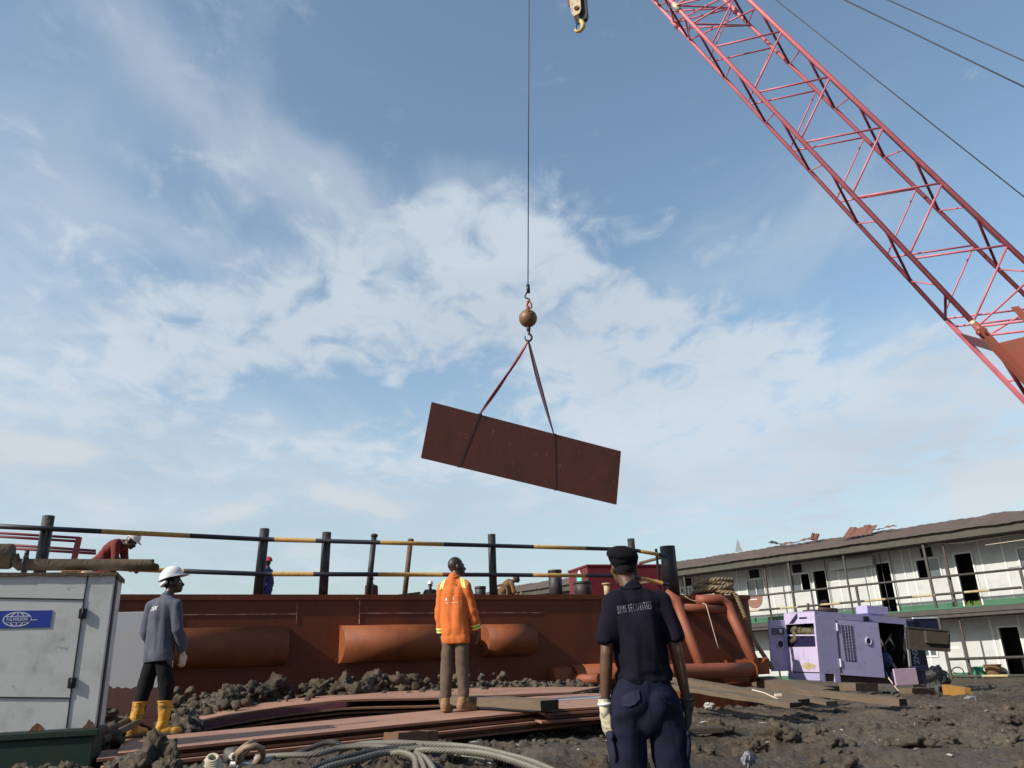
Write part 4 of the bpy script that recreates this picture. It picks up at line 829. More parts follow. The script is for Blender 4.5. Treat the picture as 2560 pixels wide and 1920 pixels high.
# ------------------------------------------------------------------ white generator
def make_white_generator():
    F = Frame((-3.768, 7.4, 0), math.radians(20)); r = empty('generator', F.o, F.a, 'white generator housing on a dark green base with rusty exhaust on top', 'generator')
    z0, z1 = .70, 2.02; W_ = 2.7; D = .55
    q = MB(); q.bbox(-W_, 0, 0, D, z0, z1, .012); q.build('housing', 'white_paint', r)
    q = MB(); q.box(-W_-.01, .015, -.015, D+.015, z1-.005, z1+.012); q.build('roof', 'white_paint', r)
    q = MB(); rnd = random.Random(5)   # rusted lip of the roof
    x = -W_
    while x < 0:
        x2 = min(.02, x+rnd.uniform(.05, .2)); q.box(x, x2, -.022, .01, z1-.008-rnd.random()*.012, z1+.010+rnd.random()*.01); x = x2+.001
    q.box(.012, .022, -.01, D, z1-.03, z1+.01); q.build('roof_lip', 'rust_mud', r)
    q = MB(); q.bbox(-W_-.03, .03, -.04, D+.04, z0-.06, z0, .01); q.bbox(-W_, .0, -.02, D+.02, .40, z0-.062, .01); q.build('base_frame', 'green_base', r)
    def P(px, py): p = F.px(px, py, -.004); return p
    # door seams
    q = MB()
    def ln(a, b, w=.009): A = P(*a); B = P(*b); q.bar((A.x, -.003, A.z), (B.x, -.003, B.z), .010, w, up=(0, -1, 0))
    A1, A2, A3 = (220, 1440), (165, 1822), (171, 1745)
    ln((220, 1437), (210, 1497), .007); ln((-40, 1494), (210, 1499), .008); ln((210, 1497), (176, 1743), .011); ln((-40, 1743), (172, 1745), .012); ln((176, 1743), (166, 1820), .006)
    q.build('door_seam', 'black_rubber', r)
    for (px, py) in ((207, 1534), (180, 1707)):
        c = P(px, py); q = MB(); q.bbox(c.x-.032, c.x+.032, -.024, -.002, c.z-.044, c.z+.044, .006); q.tube([(c.x, -.022, c.z-.042), (c.x, -.022, c.z+.042)], .008, 8); q.build('hinge', 'black_rubber', r)
    # rust patches at the foot of the housing
    for (px, w, h) in ((93, .065, .075), (222, .055, .07)):
        c = P(px, 1818); q = MB(); rr = random.Random(px); n = 12; vs = [(c.x-w, -.003, z0+.002)]
        for i in range(n+1): t = i/n; vs.append((c.x-w+2*w*t, -.003, z0+.004+h*math.sin(math.pi*t)**1.4*(.75+.45*rr.random())))
        vs.append((c.x+w, -.003, z0+.002)); q.add(vs, [tuple(range(len(vs)))]); q.build('rust_patch', 'rust', r)
    q = MB(); q.box(.004, .012, .02, .14, z0, z1-.02); q.build('corner_post', 'maroon_post', r)
    # maker's plate
    a = P(7, 1528); b = P(116, 1568); c = P(113, 1532); d = P(3, 1566); q = MB(); cx, cz = (a.x+b.x)/2, (a.z+b.z)/2; w = .415; h = .148
    q.box(cx-w/2, cx+w/2, -.006, -.0015, cz-h/2, cz+h/2); pl = q.build('name_plate', 'label_blue', r)
    q = MB(); ox = cx-w*.5+.150; A, B = .112, .064
    def ring(A, B, t, z=0., full=True):
        N = 40; vs = []
        for i in range(N):
            th = 2*math.pi*i/N; vs += [(ox+A*math.cos(th), -.0075, cz+B*math.sin(th)), (ox+(A-t)*math.cos(th), -.0075, cz+(B-t)*math.sin(th))]
        q.add(vs, [(2*i, 2*i+1, (2*i+3) % (2*N), (2*i+2) % (2*N)) for i in range(N)])
    ring(A, B, .010); ring(A*.52, B*.97, .008); 
    for s in (-1, 1):
        k = .40*B*s; hw = A*math.sqrt(1-.46**2)-.004; q.box(ox-hw, ox+hw, -.0078, -.0068, cz+k-.004, cz+k+.004)
    q.box(ox-.004, ox+.004, -.0078, -.0068, cz-B+.004, cz+B-.004)
    q.box(ox+A-.002, ox+A+.045, -.0078, -.0068, cz-.010, cz-.004); q.build('globe_emblem', 'label_white', pl)
    q = MB(); q.box(ox-A*.88, ox+A*.88, -.0095, -.0080, cz-.022, cz+.022); q.build('name_band', 'label_blue', pl)
    vs, fs = text_mesh('F.G.WILSON', .038, .78, .001); q = MB(); q.add([(v.x+ox, -.0105, v.z+cz) for v in vs], fs); q.build('lettering', 'label_white', pl)
    # silencer and tail pipe
    mz = F.px(12, 1391, .35).z; q = MB(); xr = F.px(29, 1391, .3).x
    q.tube([(-2.5, .35, mz), (xr-.02, .35, mz), (xr, .35, mz)], [.118, .118, .105], 24); q.build('silencer', 'rust_mud', r)
    q = MB(); pz = F.px(200, 1412, .35).z; xe = F.px(392, 1414, .35).x
    q.tube([(xr, .35, mz-.01), (xr+.06, .35, pz), (xe-.07, .35, pz)], [.060, .056, .056], 20, caps=False)
    N = 20; ang = [2*math.pi*i/N for i in range(N)]      # slanted end of the pipe
    r0 = [(xe-.071, .35+.056*math.cos(t), pz+.056*math.sin(t)) for t in ang]; r1 = [(xe-.03-.05*math.sin(t)*0+(.05 if math.sin(t) < .3 else -.0)+.0, .35+.056*math.cos(t), pz+.056*math.sin(t)) for t in ang]
    r2 = [(x-.004, .35+(y-.35)*.86, pz+(z-pz)*.86) for x, y, z in r1]; r3 = [(xe-.3, y, z) for x, y, z in r2]
    q.add(r0+r1+r2+r3, [(N*k+i, N*k+(i+1) % N, N*(k+1)+(i+1) % N, N*(k+1)+i) for k in range(3) for i in range(N)], 0, True)
    q.build('tail_pipe', 'rust_mud', r)
    q = MB(); q.torus((xr+.11, .35, pz+.0), .085, .014, (1, 0, 0), 20, 8); q.tube([(xr+.11, .35, pz+.08), (xr+.11, .35, pz+.13)], .02, 8); q.build('pipe_clamp', 'steel_dark', r)
    q = MB(); q.bbox(-.5, -.3, .25, .45, z1+.012, pz-.06, .01); q.bbox(-1.9, -1.8, .2, .5, z1+.012, mz-.11, .01); q.build('pipe_saddle', 'rust', r)
    q = MB(); lump(q, (F.px(220, 1420, 0).x, .05, z1+.02), .035, (1.8, 1, .5), 2., 2, .2); q.build('foam_scrap', 'ochre', r)
make_white_generator()
def make_grey_panel():
    F = Frame(tuple(PY(360, 1690, 10.0)*1)[:2]+(0,), math.radians(12)); r = empty('metal_screen', F.o, F.a, 'pale grey metal panel standing on the mud behind the man in the grey jacket', 'metal panel')
    a = F.px(262, 1524); b = F.px(447, 1527); c = F.px(300, 1728)
    q = MB(); q.bbox(a.x-.3, b.x-.03, -.02, .02, c.z, b.z, .006); q.build('panel', 'grey_panel', r)
    q = MB(); q.box(b.x-.029, b.x-.01, -.025, .025, c.z-.0, b.z+.01); q.build('edge_trim', 'label_white', r)
    q = MB(); rr = random.Random(3); n = 24; x0, x1 = a.x-.3, b.x-.03; vs = []
    for i in range(n+1): t = x0+(x1-x0)*i/n; vs += [(t, -.023, c.z-.30), (t, -.023, c.z+.02+.05*rr.random()**2)]
    q.add(vs, [(2*i, 2*i+2, 2*i+3, 2*i+1) for i in range(n)]); q.box(x0, x1, -.02, .02, c.z-.45, c.z-.001); q.build('rusty_foot', 'rust_plate_dark', r)
make_grey_panel()
# ------------------------------------------------------------------ purple generator
def make_purple_generator():
    A = PY(2033, 1527, 18.); B = PY(2049, 1683, 18.)
    ex = V((.93, .37, -.078)).normalized(); up = (A-B); up = (up-ex*up.dot(ex)).normalized(); ey = up.cross(ex).normalized()
    r = empty('generator', (0, 0, 0), 0, 'lavender generator housing sunk in the mud with its doors open', 'generator'); Mx = Matrix((ex, ey, up)).transposed().to_4x4(); Mx.translation = B; r.matrix_world = Mx
    Ht = (A-B).length; Lx = 2.62; Dy = 1.02
    iv = Mx.inverted()
    def fp(px, py, off=0.):
        n = ey; return iv @ PN(px, py, B+ey*off, n)
    x1 = fp(2094, 1600).x; x2 = fp(2178, 1560).x; x3 = 2.50; zt = fp(2094, 1549).z
    q = MB()   # shell: roof band, back, floor, fixed panel, far post
    q.box(0, Lx, .0, Dy, Ht-.02, Ht); q.box(.02, Lx, 0, .02, zt+.01, Ht-.021); q.box(.02, Lx, Dy-.02, Dy, .0, Ht-.021); q.box(.02, x1-.006, 0, .02, .0, zt+.008); q.box(Lx-.04, Lx, 0.0, .05, .02, zt+.008); q.box(Lx-.02, Lx, .052, Dy-.022, .0, Ht-.022); q.build('housing', 'purple', r)
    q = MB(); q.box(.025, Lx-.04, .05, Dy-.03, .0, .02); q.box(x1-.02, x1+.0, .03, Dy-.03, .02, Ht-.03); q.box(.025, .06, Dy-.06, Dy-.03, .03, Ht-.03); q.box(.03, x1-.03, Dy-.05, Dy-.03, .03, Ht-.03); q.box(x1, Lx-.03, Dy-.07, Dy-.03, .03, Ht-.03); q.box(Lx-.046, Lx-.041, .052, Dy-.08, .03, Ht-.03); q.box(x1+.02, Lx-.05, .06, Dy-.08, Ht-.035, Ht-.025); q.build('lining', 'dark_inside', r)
    # end wall with opening
    q = MB(); w = .02; q.box(0, w, 0, Dy, Ht*.80, Ht-.021); q.box(0, w, 0, .05, .02, Ht*.80); q.box(0, w, Dy-.04, Dy, .02, Ht*.80); q.box(0, w, .05, Dy-.04, .02, Ht*.42); q.build('end_wall', 'purple_light', r)
    q = MB(); q.bar((.03, .05, Ht*.605), (.03, Dy-.04, Ht*.62), .03, .03); q.build('end_rail', 'purple_light', r)
    q = MB(); q.box(.05, .3, .06, Dy-.05, Ht*.43, Ht*.58); q.build('inner_tray', 'navy_paint', r)
    q = MB(); q.tube([(.12, .06, Ht*.66), (.14, .9, Ht*.70)], .085, 14); q.tube([(.05, .75, Ht*.70), (.04, .72, Ht*.55), (.02, .85, Ht*.5)], .06, 12); q.sphere((.05, .72, Ht*.72), .07, 14, 10); q.build('engine', 'engine', r)
    q = MB(); c = (-.004, .60, Ht*.90); q.add([(-.004, .55, Ht*.99), (-.004, .86, Ht*.81), (-.004, .70, Ht*.81), (-.004, .55, Ht*.90)], [(0, 1, 2, 3)]); q.box(-.005, -.001, .25, .50, Ht*.88, Ht*.91); q.build('scorch_mark', 'navy_paint', r)
    rr = random.Random(2); q = MB(); vs = [(-.004, .33+.24*math.cos(t)*(.6+.5*rr.random()), .14+.09*math.sin(t)*(.6+.5*rr.random())) for t in [k*.4 for k in range(15)]]; q.add(vs, [tuple(range(15))]); q.build('rust_patch', 'ochre', r)
    # open end door, swung out to the left
    d = MB(); hx = V((0, Dy, 0)); dv = (iv.to_3x3() @ V((-.95, -.30, .02))).normalized(); dl = .44; zz = V((0, 0, 1)); th = V((0, 1, 0))*.025
    d.prism([hx+zz*.03, hx+dv*dl+zz*.03, hx+dv*dl+zz*(Ht*.88), hx+zz*(Ht*.88)], -th); do = d.build('end_door', 'purple', r)
    def dp(u, z, o=.03): return hx+dv*u+zz*z-V((0, 1, 0))*o
    q = MB(); q.prism([dp(.05, Ht*.63), dp(.38, Ht*.63), dp(.38, Ht*.74), dp(.05, Ht*.74)], V((0, -.002, 0))); q.build('door_vent', 'dark_inside', do)
    q = MB()
    for k in range(1, 5): q.bar(dp(.05, Ht*(.63+.022*k), .034), dp(.38, Ht*(.63+.022*k), .034), .006, .006)
    for k in range(1, 7): q.bar(dp(.05+.047*k, Ht*.63, .034), dp(.05+.047*k, Ht*.74, .034), .006, .006)
    q.build('vent_bars', 'purple', do)
    q = MB(); q.sphere(dp(.15, Ht*.69, .05), .045, 14, 10, sc=(1, .4, 1)); q.build('door_lamp', 'label_white', do)
    q = MB(); q.torus(dp(.17, Ht*.47, .032), .095, .02, (0, 1, 0), 22, 8); q.build('latch_ring', 'purple_light', do); q = MB(); q.sphere(dp(.17, Ht*.47, .03), .075, 14, 8, sc=(1, .25, 1)); q.build('latch_cup', 'navy_paint', do)
    # side door, slightly ajar, with louvre
    q = MB(); dz = .02; S0 = V((x1+.012, -.012, 0)); de = V((x2-x1+.10, -.10, 0)); 
    def sp(u, z, o=0.): return S0+de*u+V((0, -o, z))
    q.prism([sp(0, -.01), sp(1.0, -.03), sp(.985, zt-.012), sp(0, zt-.0)], V((0, .02, 0))); sd = q.build('side_door', 'purple', r)
    q = MB(); q.prism([sp(.12, .28, .002), sp(.37, .27, .002), sp(.36, Ht*.80, .002), sp(.10, Ht*.80, .002)], V((0, -.002, 0))); q.build('louvre', 'dark_inside', sd)
    q = MB()
    for k in range(1, 24): z = .28+(Ht*.80-.28)*k/24; q.bar(sp(.12, z, .008), sp(.36, z, .008), .006, .008)
    for u in (.18, .245, .31): q.bar(sp(u, .28, .008), sp(u-.01, Ht*.8, .008), .012, .006)
    q.build('louvre_bars', 'purple', sd)
    q = MB(); q.torus(sp(.70, Ht*.56, .01), .075, .016, (0, 1, 0), 22, 8); q.build('latch_ring', 'purple_light', sd); q = MB(); q.sphere(sp(.70, Ht*.56, .006), .06, 14, 8, sc=(1, .25, 1)); q.build('latch_cup', 'navy_paint', sd)
    q = MB(); q.bar((x1+.004, -.016, .02), (x1+.004, -.016, zt-.02), .010, .01); q.build('door_gap', 'dark_inside', sd)
    for z in (.15, .9): q = MB(); q.bbox(x1-.01, x1+.022, -.035, -.005, z, z+.17, .004); q.build('hinge', 'label_white', sd)
    rr = random.Random(12)   # hoses and cables
    for k in range(7):
        xa = x2+.12+rr.random()*.5; q = MB(); y0 = .06+.2*rr.random(); z0_ = .35+.6*rr.random()
        q.tube([(xa, y0, z0_), (xa+.08, y0-.03, z0_-.18), (xa+.2*rr.random(), y0, z0_-.3), (xa+.25, y0+.12, z0_-.12)], .012+.012*rr.random(), 7); q.build('hose', ['black_rubber', 'engine', 'galvanised'][k % 3], r)
    q = MB(); q.tube([(x2+.3, .05, .10), (x2+.22, -.12, -.05), (x2+.3, -.25, -.28), (x2+.45, -.35, -.34)], .014, 7); q.build('hose', 'twine', r)
    for k in range(6):
        q = MB(); q.tube([(.04, .15+.13*k, .98-.1*(k % 3)), (.05, .2+.13*k, .86-.1*(k % 2)), (.04, .27+.12*k, .74)], .010, 6); q.build('hose', ['black_rubber', 'engine'][k % 2], r)
    # machinery seen in the open bay
    q = MB(); q.bbox(x2+.15, Lx-.25, .35, .8, .05, .55, .06); q.sphere((x2+.5, .32, .35), .24, 16, 12); q.build('engine_block', 'engine_blue', r)
    q = MB(); q.sphere((x3-.18, .25, .80), .035, 10, 8); q.sphere((x3-.14, .25, .58), .022, 10, 8); q.tube([(x3-.3, .3, .7), (x3-.05, .3, .95)], .02, 8); q.build('gauges', 'galvanised', r)
    # far door, propped open outward to the right, lined with dark foam
    P = [fp(2263, 1568, -.03), fp(2371, 1577, -.35), fp(2373, 1628, -.35), fp(2268, 1622, -.03)]
    q = MB(); q.prism(P, V((0, .03, 0))); fd = q.build('bay_door', 'foam', r)
    q = MB()
    for a, b in zip(P, P[1:]+P[:1]): q.bar(a+V((0, -.01, 0)), b+V((0, -.01, 0)), .03, .03)
    q.build('door_frame', 'purple_light' if 0 else 'dark_steel', fd)
    q = MB(); c = [P[0].lerp(P[1], .42).lerp(P[3].lerp(P[2], .42), .1), P[0].lerp(P[1], .93).lerp(P[3].lerp(P[2], .93), .12), P[0].lerp(P[1], .93).lerp(P[3].lerp(P[2], .93), .68), P[0].lerp(P[1], .42).lerp(P[3].lerp(P[2], .42), .68)]
    q.prism(c, V((0, -.08, 0))); q.build('foam_pad', 'foam', fd)
    q = MB(); q.bar(fp(2266, 1566, -.03), fp(2276, 1672, -.03), .05, .04); q.build('hinge_post', 'galvanised', r)
    # roof furniture
    q = MB(); a = fp(2163, 1516, .2); b = fp(2214, 1535, .2); q.bbox(a.x, b.x+.05, .15, .5, Ht+.06, Ht+.24, .01); q.box(a.x+.1, b.x-.1, .2, .4, Ht, Ht+.06); q.build('roof_hood', 'purple', r)
    q = MB(); q.box(.2, .55, .3, .6, Ht, Ht+.06); q.tube([(.45, .35, Ht+.08), (.95, .35, Ht+.09)], .05, 10); q.tube([(.35, .6, Ht+.0), (.37, .6, Ht+.22)], .03, 8); q.build('roof_pipe', 'maroon_post', r)
    q = MB(); q.bbox(1.35, 1.5, -.03, .0, Ht-.13, Ht-.03, .005); q.build('roof_catch', 'navy_paint', r)
    # skid
    q = MB(); q.box(.02, Lx, .05, .14, -.15, -.002); q.box(.02, Lx, Dy-.14, Dy-.05, -.15, -.002); q.build('skid', 'maroon_post', r)
    q = MB(); q.box(0.0, .06, .0, Dy, -.15, -.002); q.box(.06, .14, -.005, .04, -.17, -.002); q.box(.40, .55, -.005, .04, -.17, -.002); q.build('skid_end', 'purple', r)
make_purple_generator()
timber(PY(2118, 1715, 17.8)-V((0,0,.02)), PY(2174, 1716, 18.2)-V((0,0,.02)), .4, .16, 'short timber block under the middle of the lavender generator', seed=11)
timber(PY(1990, 1722, 18.2), PY(2095, 1722, 18.5), .3, .10, 'dark timber under the left end of the lavender generator', seed=12)
timber(PY(2265, 1728, 18.), PY(2318, 1726, 18.2), .4, .12, 'timber block under the pink sided box', seed=13)
def make_navy_generator():
    F = Frame(tuple(PY(2270, 1700, 19.6))[:2]+(0,), math.radians(20)); r = empty('generator', F.o, F.a, 'dark navy generator behind the lavender one, partly hidden by its open door', 'generator')
    a = F.px(2262, 1552); b = F.px(2345, 1556); c = F.px(2322, 1665)
    q = MB(); q.bbox(-.02, c.x, 0, 1.0, .55, a.z, .02); q.build('housing', 'navy_paint', r)
    t = F.px(2284, 1546); q = MB(); q.box(F.px(2282, 1548).x, F.px(2342, 1545).x, -.02, .02, t.z-.01, t.z+.02); q.build('top_trim', 'tube_light', r)
    q = MB(); q.box(F.px(2282, 1548).x, F.px(2342, 1545).x, .0, .9, a.z+.001-.3, t.z-.012); q.build('upper_hood', 'navy_paint', r)
    vs, fs = text_mesh('ZNZ', .21, .85, .003); cc = F.px(2287, 1640); q = MB(); q.add([(cc.x+v.z*1., -.012, cc.z-v.x) for v in vs], fs); q.build('lettering', 'label_white', r)
make_navy_generator()
def make_pink_box():
    A = PY(2240, 1714, 17.4); F = Frame((A.x, A.y, 0), math.radians(16)); r = empty('battery_box', F.o, F.a, 'pink sided box with a navy top beside the open generator door', 'box')
    b = F.px(2288, 1672); t = F.px(2240, 1672); q = MB(); q.bbox(0, b.x, -.02, .02, A.z, t.z, .006); q.build('front_panel', 'pink_block', r)
    e = F.px(2320, 1700); q = MB(); q.bbox(0.03, e.x, .025, .13, A.z, t.z-.06, .01); q.build('case', 'navy_paint', r)
    q = MB(); q.bbox(b.x+.02, e.x+.08, .0, .2, t.z-.05, t.z+.03, .01); q.build('lid', 'navy_paint', r)
make_pink_box()
def bag(px, py, Y, r, sc, label, m='black_rubber', seed=1.):
    q = MB(); lump(q, (0, 0, 0), r, sc, seed, 4, .35); o = q.build('refuse_bag', m); o.location = PY(px, py, Y); return tag(o, label, 'rubbish bag')
bag(2335, 1708, 18.6, .34, (1.1, .8, 1.05), 'black heap of plastic between the pink box and the orange beam', seed=2.3)
bag(2430, 1752, 15.4, .13, (1.5, .8, .6), 'crumpled grey plastic on the mud below the orange beam', 'plastic_grey', 5.1)
bag(1870, 1898, 6.9, .055, (1.3, .8, 1.), 'crumpled silver plastic wrapper at the bottom edge of the mud', 'plastic_grey', 7.1)
bag(1772, 1764, 11.5, .05, (1.3, .8, 1.), 'small white plastic scrap beside the guard', 'plastic_scrap', 8.1)
q = MB(); a = PY(2364, 1728, 17.5); b = PY(2422, 1738, 16.6); q.bar(a, b, .12, .26); tag(q.build('orange_beam', 'beam_orange'), 'short orange painted beam half sunk in the mud at the right', 'beam')
q = MB(); a = PY(2500, 1790, 13.5); q.tube([PY(2495, 1790, 11.5), PY(2520, 1806, 11.2), PY(2560, 1822, 11), PY(2600, 1830, 11)], .05, 10); tag(q.build('muddy_pipe', 'wood'), 'pale muddy pipe lying at the right edge of the photo', 'pipe')
q = MB(); q.bbox(-.2, .2, -.12, .12, -.03, .03, .01); o = q.build('dark_board', 'wood_end'); p = PY(1757, 1782, 9.6); o.location = (p.x, p.y, ground_h(p.x, p.y)+.06); tag(o, 'small dark board lying in the mud right of the guard', 'board')
# ------------------------------------------------------------------ two storey cabin block
def make_building():
    o = V((17.218, 29.0, 0)); a = math.atan2(-.74776, .66397)
    F = Frame(o, a); r = empty('cabin_block', F.o, F.a, 'long two storey white cabin block with walkway, rusty roof and open doors', 'building')
    # local x runs to the right and nearer, local y into the building; rail plane y=0, wall plane y=1.2
    if F.n.y < 0: raise Exception('frame')
    X0, X1, WY = -31., 7., 1.2; G = -.12; FZ = 2.46
    def wall(z0, z1, holes, name):
        # wall sheet with rectangular openings, real thickness
        xs = sorted({X0, X1} | {h[0] for h in holes} | {h[1] for h in holes}); q = MB()
        for xa, xb in zip(xs, xs[1:]):
            hs = [h for h in holes if h[0] <= xa+1e-6 and h[1] >= xb-1e-6]
            if not hs: q.box(xa, xb, WY, WY+.10, z0, z1)
            else:
                h = hs[0]
                if h[2] > z0+.01: q.box(xa, xb, WY, WY+.10, z0, h[2])
                q.box(xa, xb, WY, WY+.10, h[3], z1)
        q.build(name, 'wall_white', r)
    U_doors = [(-7.72, -7.14), (-4.90, -4.32), (-1.76, -1.16), (-17.6, -17.0), (-13.0, -12.4), (-21.6, -21.0), (-26., -25.4), (3.2, 3.8)]
    U_wins = [(-8.75, -7.93), (-3.24, -2.38), (.45, 1.3), (-11.10, -10.22), (-14.95, -14.05), (-19.2, -18.4), (-23.6, -22.8), (-28., -27.2)]
    uh = [(x0, x1, FZ, 4.46) for x0, x1 in U_doors]+[(x0, x1, 3.72, 4.40) for x0, x1 in U_wins]
    wall(FZ, 4.93, uh, 'upper_wall')
    L_doors = [(-.81, -.17), (-6.0, -5.4), (-12., -11.4), (4., 4.6)]; L_wins = [(-3.70, -3.18), (-9., -8.2), (1.6, 2.4)]
    lh = [(x0, x1, -.05, 1.68) for x0, x1 in L_doors]+[(x0, x1, .80, 1.40) for x0, x1 in L_wins]
    wall(G, 2.10, lh, 'lower_wall')
    q = MB(); q.box(X0, X1, WY+3.2, WY+3.3, G, 4.93); q.box(X0, X0+.1, WY+.12, WY+3.2, G, 4.93); q.box(X1-.1, X1, WY+.12, WY+3.2, G, 4.93); q.build('rear_wall', 'wall_white', r)
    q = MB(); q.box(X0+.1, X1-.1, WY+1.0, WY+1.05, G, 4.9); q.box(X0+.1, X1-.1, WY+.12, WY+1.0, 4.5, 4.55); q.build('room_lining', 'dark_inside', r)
    def frame(x0, x1, z0, z1, parent, w=.07, bottom=True, d=.04, name='frame'):
        q = MB(); y0, y1 = WY-d, WY-.002
        q.box(x0-w, x0, y0, y1, z0-(w if bottom else 0), z1+w); q.box(x1, x1+w, y0, y1, z0-(w if bottom else 0), z1+w); q.box(x0, x1, y0, y1, z1, z1+w)
        if bottom: q.box(x0, x1, y0, y1, z0-w, z0)
        return q.build(name, 'frame_white', parent)
    for k, (x0, x1) in enumerate(U_doors): frame(x0, x1, FZ, 4.46, r, .06, False, name='door_frame')
    for x0, x1 in L_doors: frame(x0, x1, -.05, 1.68, r, .06, False, name='door_frame')
    for k, (x0, x1) in enumerate(U_wins):
        f = frame(x0, x1, 3.72, 4.40, r, .05, name='window_frame'); m = (x0+x1)/2
        q = MB(); q.box(m-.02, m+.02, WY-.03, WY+.03, 3.72, 4.40); q.build('mullion', 'frame_white', f)
        op = k in (0, 1)
        q = MB(); (q.box(x0, m-.021, WY+.02, WY+.03, 3.72, 4.40) if k != 1 else q.box(m+.021, x1, WY+.02, WY+.03, 3.72, 4.40))
        if not op: q.box(m+.021, x1, WY+.02, WY+.03, 3.72, 4.40)
        q.build('pane', 'glass', f)
        if k > 1: q = MB(); q.box(x0, x0+(x1-x0)*(.35+.12*(k % 3)), WY+.06, WY+.07, 3.74, 4.40); q.build('curtain', 'curtain', f)
    for x0, x1 in L_wins:
        f = frame(x0, x1, .80, 1.40, r, .06, name='window_frame'); q = MB(); q.box(x0, x1, WY+.02, WY+.03, .8, 1.4); q.build('pane', 'glass', f)
    # openings for air conditioners: dark boxes
    for (x0, x1, z0, z1) in ((-8.66, -8.22, 4.50, 4.86), (-2.98, -2.55, 4.50, 4.86), (-10.9, -10.4, 4.50, 4.86), (-14.8, -14.3, 4.5, 4.86), (1.0, 1.4, 4.5, 4.86)):
        q = MB(); q.bbox(x0, x1, WY-.05, WY-.004, z0, z1, .01); q.build('cooler_recess', 'dark_inside', r)
    # panel joints
    for x in (-16.3, -15.4, -13.6, -11.6, -9.8, -9.05, -6.55, -5.35, -5.1, -3.75, -3.40, -2.1, -.83, -.05, 2.1, -18.1, -20.2, -24.): q = MB(); q.box(x-.035, x+.035, WY-.018, WY-.002, FZ+.25, 4.92); q.build('panel_joint', 'frame_white', r)
    for x in (-4.6, -3.43, -1.05, -.1, -7., 1.2, 2.9): q = MB(); q.box(x-.04, x+.04, WY-.018, WY-.002, .17, 2.08); q.build('panel_joint', 'frame_white', r)
    # interrupted green skirting
    q = MB(); xs = sorted(U_doors); e = X0
    for x0, x1 in xs+[(X1, X1)]:
        if x0-.07 > e: q.box(e, x0-.07, WY-.035, WY-.004, FZ+.0, FZ+.24)
        e = x1+.07
    q.build('skirting', 'green_skirt', r)
    q = MB(); q.box(X0, -.9, WY-.035, WY-.004, G, .16); q.box(-.1, X1, WY-.035, WY-.004, G, .16); q.build('skirting', 'green_skirt', r)
    # walkway
    q = MB(); q.box(X0, X1, -.06, WY-.04, 2.30, FZ-.004); q.build('walkway_floor', 'dark_steel', r)
    q = MB(); q.box(X0, X1, -.09, -.062, 2.24, FZ+.01); q.box(X0, X1, -.05, WY, 2.12, 2.29); q.build('walkway_beam', 'dark_steel', r)
    q = MB(); q.box(X0, X1, -.10, -.095+.001, FZ-.04, FZ+.012); q.build('green_edge', 'green_skirt', r)
    # fascia and roof
    q = MB(); q.box(X0-.2, X1+.2, -.14, -.08, 4.90, 5.24); q.build('fascia', 'fascia', r)
    q = MB(); q.box(X0, X1, -.07, WY+3.2, 4.94, 5.0); q.build('ceiling', 'dark_steel', r)
    q = MB(); n = 190; rnd = random.Random(8); vs = []   # corrugated sheets
    for i in range(n+1):
        x = X0-.3+(X1-X0+.6)*i/n; w = .009*(1 if i % 2 else -1); j = .05*noise.noise(V((x*.8, 0, 1)))+.02*noise.cell(V((x*1.1, 2, 1)))
        vs += [(x, -.26, 5.20+w*.6+j*.5), (x, 3.0, 6.03+w+j), (x, 6.0, 5.3+w)]
    q.add(vs, [(3*i, 3*i+3, 3*i+4, 3*i+1) for i in range(n)]+[(3*i+1, 3*i+4, 3*i+5, 3*i+2) for i in range(n)])
    rf = q.build('roof', 'roof_sheet', r)
    # front posts and rails
    def post(x, z0, z1, y=0., w=.085, m='dark_steel'):
        q = MB(); q.bar((x, y, z0), (x, y, z1), w, w); q.build('post', m, r)
    for x in (-8.15, -2.36, 3.4, -13.8, -19.5, -25.3): post(x, G, 4.90)
    for x in (-5.61,): post(x, FZ, 4.9, w=.06)
    for x in (-5.30, .73, -11.1, -16.8): post(x, FZ, 3.60)
    for x in (-9.44, -1.70): post(x, G, 4.90, .15, .06, 'maroon_post')
    for x in (-4.6, -4.2, -7.05): post(x, FZ, 4.90, WY-.1, .022)
    def hrail(z, r_, bands=None, x0=X0, x1=X1):
        q = MB()
        if not bands: q.tube([(x0, 0, z), (x1, 0, z)], r_, 8)
        else:
            x = x0; k = 0
            while x < x1: x2 = min(x1, x+(.85 if k % 2 else 1.05)); q.tube([(x, 0, z), (x2, 0, z)], r_, 8, k % 2); x = x2; k += 1
        q.build('rail', ['dark_steel', 'ochre'], r)
    hrail(3.59, .045); hrail(2.96, .045, True, X0+.2); hrail(.66, .05, None, -2.36); hrail(.06, .045, True, -2.36)
    # things fixed to the front
    q = MB(); c = (-10.05, -.07, 3.55); N = 28; pts = [(c[0]+.42*math.cos(t), c[1], c[2]-.5*abs(math.sin(t))**.8) for t in [math.pi*i/N for i in range(N+1)]]
    q.prism(pts, (0, .03, 0)); g = q.build('sign_disc', 'brown_disc', r); q = MB(); q.box(c[0]-.2, c[0]+.15, c[1]-.006, c[1]-.002, c[2]-.13, c[2]-.09); q.build('sign_line', 'label_white', g)
    for a in ((-6.9, -6.55, 3.90, 3.98), (-10.0, -9.7, 4.02, 4.12), (-2.75, -2.3, 1.0, 1.10)): q = MB(); q.box(a[0], a[1], WY-.012, WY-.003, a[2], a[3]); q.build('wall_plate', 'frame_white', r)
    q = MB(); q.bbox(-6.75, -4.85, WY-.30, WY-.02, 4.40, 4.78, .01); q.build('wall_cabinet', 'wall_white', r)
